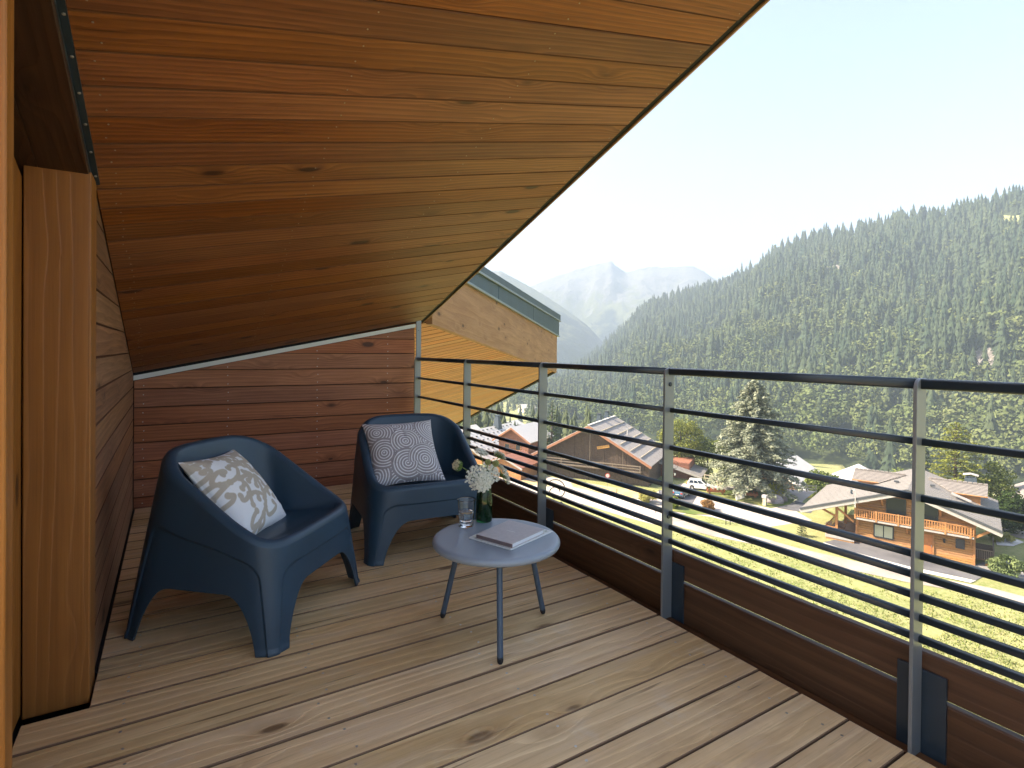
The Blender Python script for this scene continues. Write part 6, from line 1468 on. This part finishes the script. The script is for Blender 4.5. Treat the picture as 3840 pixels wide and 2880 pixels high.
broadleaf('shrub', 'rust brown domed shrub on the pale road', g(2655, 1912), 1.5, 1.2, 14, A3_([.16, .09, .03]), A3_([.36, .20, .08]), cat='shrub', trunk=False, ncl=22, size=.10)
broadleaf('shrub', 'feathery yellow grass shrub below the barn', g(2430, 1885), 2.0, 1.6, 15, A3_([.20, .22, .05]), A3_([.42, .38, .14]), cat='shrub', trunk=False, ncl=22, size=.12)
broadleaf('shrub', 'leafy green shrub at the foot of the second railing post bay near the driveway', g(2528, 1905), 1.9, 1.2, 17, A3_([.10, .16, .03]), A3_([.26, .30, .06]), cat='shrub', trunk=False, ncl=20, size=.12)
broadleaf('shrub', 'dark leafy shrub with pale tips on the gravel right of the chalet', g(3775, 2165), 2.3, 1.7, 18, A3_([.04, .07, .025]), A3_([.22, .27, .12]), cat='shrub', trunk=False, ncl=30, size=.13)
broadleaf('shrub', 'small yellow shrub at the white gravel bed by the side road', g(3752, 2030), 1.3, 1.5, 19, A3_([.16, .18, .05]), A3_([.38, .36, .14]), cat='shrub', trunk=False, ncl=16, size=.12)
conifer('dwarf_spruce', 'tiny dark green dwarf spruce on the lawn left of the chalet', g(3007, 2010), 1.7, .55, 20, A3_([.03, .06, .02]), A3_([.09, .12, .04]), cat='shrub', nb=40, dens=26, droop=.1, lo=.04, card=.6)

# ---- planters, boards, stones, fence
def planter(label, x0, x1, y):
    p = g(x0, y); q = g(x1, y+(x1-x0)*.05); d = (q-p); L_ = d.length; base = (p+q)/2; base.z = GZ+.08; o = tag(empty('flower_trough', base, ang(d)), label, 'planter', 'wooden flower troughs along the road'); T = o.matrix_world
    def add(nm, m, mat): m.v = [tuple(T @ Vector(v)) for v in m.v]; return m.build(nm, mat, o)
    add('trough', MB().box((-L_/2, -.22, .28), (L_/2, .22, .62)), MAT['planter'])
    for s_ in (-1, 1): add('leg', MB().box((s_*L_*.36-.14, -.16, 0), (s_*L_*.36+.14, .16, .279)), MAT['planter'])
    r = np.random.default_rng(int(x0)); n = 170; P = np.column_stack([r.uniform(-L_/2, L_/2, n), r.uniform(-.22, .22, n), .64+np.abs(r.normal(0, .13, n))]); P = np.array([T @ Vector(v) for v in P]); N_ = r.normal(size=(n, 3)); N_ /= np.linalg.norm(N_, axis=1)[:, None]; isr = r.uniform(0, 1, (n, 1)) < .45
    V, F, C = cards(P, N_, r.uniform(.06, .13, n), .8, np.where(isr, A3_([[.62, .10, .05]]), A3_([[.10, .16, .04]])), r); c = np_obj('flowering_plant', V, F, MAT['leaf'], o); color_attr(c, C, 'tint'); c['kind'] = 'stuff'
planter('wooden flower trough with red flowers left of the white board stack', 2651, 2719, 1852); planter('wooden flower trough with red flowers at the foot of the cedar', 2772, 2842, 1864)
pal = tag(empty('board_stack', g(2775, 1874)), 'white painted slatted board leaning low beside the road', 'board')
bp = g(2775, 1874); dd = hdir(3400)
for k in range(7):
    c_ = bp + hdir(4431)*(-1.1+.36*k); c_.z = GZ+.1; slab('slat', [c_, c_+hdir(4431)*.33, c_+hdir(4431)*.33+hdir(1900)*.5+Vector((0, 0, 1.0)), c_+hdir(1900)*.5+Vector((0, 0, 1.0))], (hdir(1900)*-.9+Vector((0, 0, .45))), .06, MAT['whitepaint'], pal, ch=.01)
st_ = tag(empty('stone_pillar', g(2868, 1897)), 'short wooden pillar with capped head next to the boulders', 'pillar'); bp = g(2868, 1897); bp.z = GZ+.06
M0 = Matrix.Translation(bp) @ Matrix.Rotation(ang(hdir(4400)), 4, 'Z')
m = MB().box((-.24, -.24, 0), (.24, .24, 1.15)); m.v = [tuple(M0 @ Vector(v)) for v in m.v]; m.build('shaft', MAT['fencewood'], st_)
m = MB().box((-.34, -.34, 1.151), (.34, .34, 1.6)); m.v = [tuple(M0 @ Vector(v)) for v in m.v]; m.build('head', MAT['fasciapale'], st_)
def boulder(label, x, y, sx, sy, sz, seed):
    r = np.random.default_rng(seed); bm = bmesh.new(); bmesh.ops.create_icosphere(bm, subdivisions=3, radius=1); c = g(x, y); q = r.uniform(0, 50)
    for v in bm.verts:
        d = v.co.copy(); k_ = 1+.28*(float(fbm(np.array([d.x*1.6+q]), np.array([d.y*1.6+d.z*1.9+q]), 3)[0])-.45); v.co = Vector((d.x*sx*k_, d.y*sy*k_, max(-.25, d.z)*sz*k_+sz*.25))
    me = bpy.data.meshes.new('boulder'); bm.to_mesh(me); bm.free(); me.materials.append(MAT['stone']); o = bpy.data.objects.new('boulder', me); COL.objects.link(o); o.matrix_world = Matrix.Translation((c.x, c.y, GZ+.05)) @ Matrix.Rotation(r.uniform(0, 6), 4, 'Z'); tag(o, label, 'boulder', 'boulders beside the golden shrub')
boulder('big pale boulder in the middle of the three beside the golden shrub', 2908, 1886, 1.25, .9, 1.0, 1); boulder('flat grey boulder left of the big one behind the pillar', 2887, 1886, 1.0, .8, .7, 2); boulder('long low boulder right of the big one', 2928, 1876, 1.1, .8, .8, 3)
def fence(label, pts, nposts, h=1.0):
    P = [g(x, y) for x, y in pts]; o = tag(empty('rail_fence', P[0]), label, 'fence'); tot = sum((P[i+1]-P[i]).length for i in range(len(P)-1))
    for i in range(len(P)-1):
        for c_ in (h, h*.55): MB().bar(P[i]+Vector((0, 0, c_)), P[i+1]+Vector((0, 0, c_)), .10, .13).build('rail', MAT['fencewood'], o)
        k_ = max(1, int(round(nposts*(P[i+1]-P[i]).length/tot)))
        for k in range(k_+(1 if i == len(P)-2 else 0)): q = P[i].lerp(P[i+1], k/k_); MB().bar(q, q+Vector((0, 0, h+.12)), .13, .13, (1, 0, 0)).build('post', MAT['fencewood'], o)
fence('pale wooden rail fence behind the golden shrub along the road', [(2890, 1838), (3060, 1846)], 5); fence('pale wooden rail fence between the white car and the cedar', [(2642, 1808), (2672, 1812), (2704, 1828)], 4, 1.3)
for k, (x, y, hp, lab) in enumerate(((2313, 1869, 1.5, 'thin iron stake on the roadside bank below the barn'), (2459, 1924, .9, 'short iron stake at the grass edge of the pale road'), (2722, 1968, 1.1, 'left one of two thin stakes between road and path'), (2738, 1969, 1.1, 'right one of two thin stakes between road and path'))):
    p = g(x, y); p.z = GZ+.02; tag(MB().tube([p, p+Vector((0, 0, hp))], .05, 6).build('stake', MAT['iron']), lab, 'stake')

# ---- air: the pale haze of the valley
hz_ = MB().box((-4600, -4600, -190), (4600, 4600, 560)).build('haze', None)
t = bpy.data.materials.new('valley_haze'); t.use_nodes = True; t.node_tree.nodes.clear(); ov_ = t.node_tree.nodes.new('ShaderNodeOutputMaterial'); pv = t.node_tree.nodes.new('ShaderNodeVolumePrincipled')
pv.inputs['Color'].default_value = (.37, .46, .58, 1); pv.inputs['Density'].default_value = HAZE; pv.inputs['Anisotropy'].default_value = 0.0
t.node_tree.links.new(pv.outputs[0], ov_.inputs['Volume']); hz_.data.materials.append(t); tag(hz_, 'thin bluish haze filling the valley', 'haze', kind='stuff')
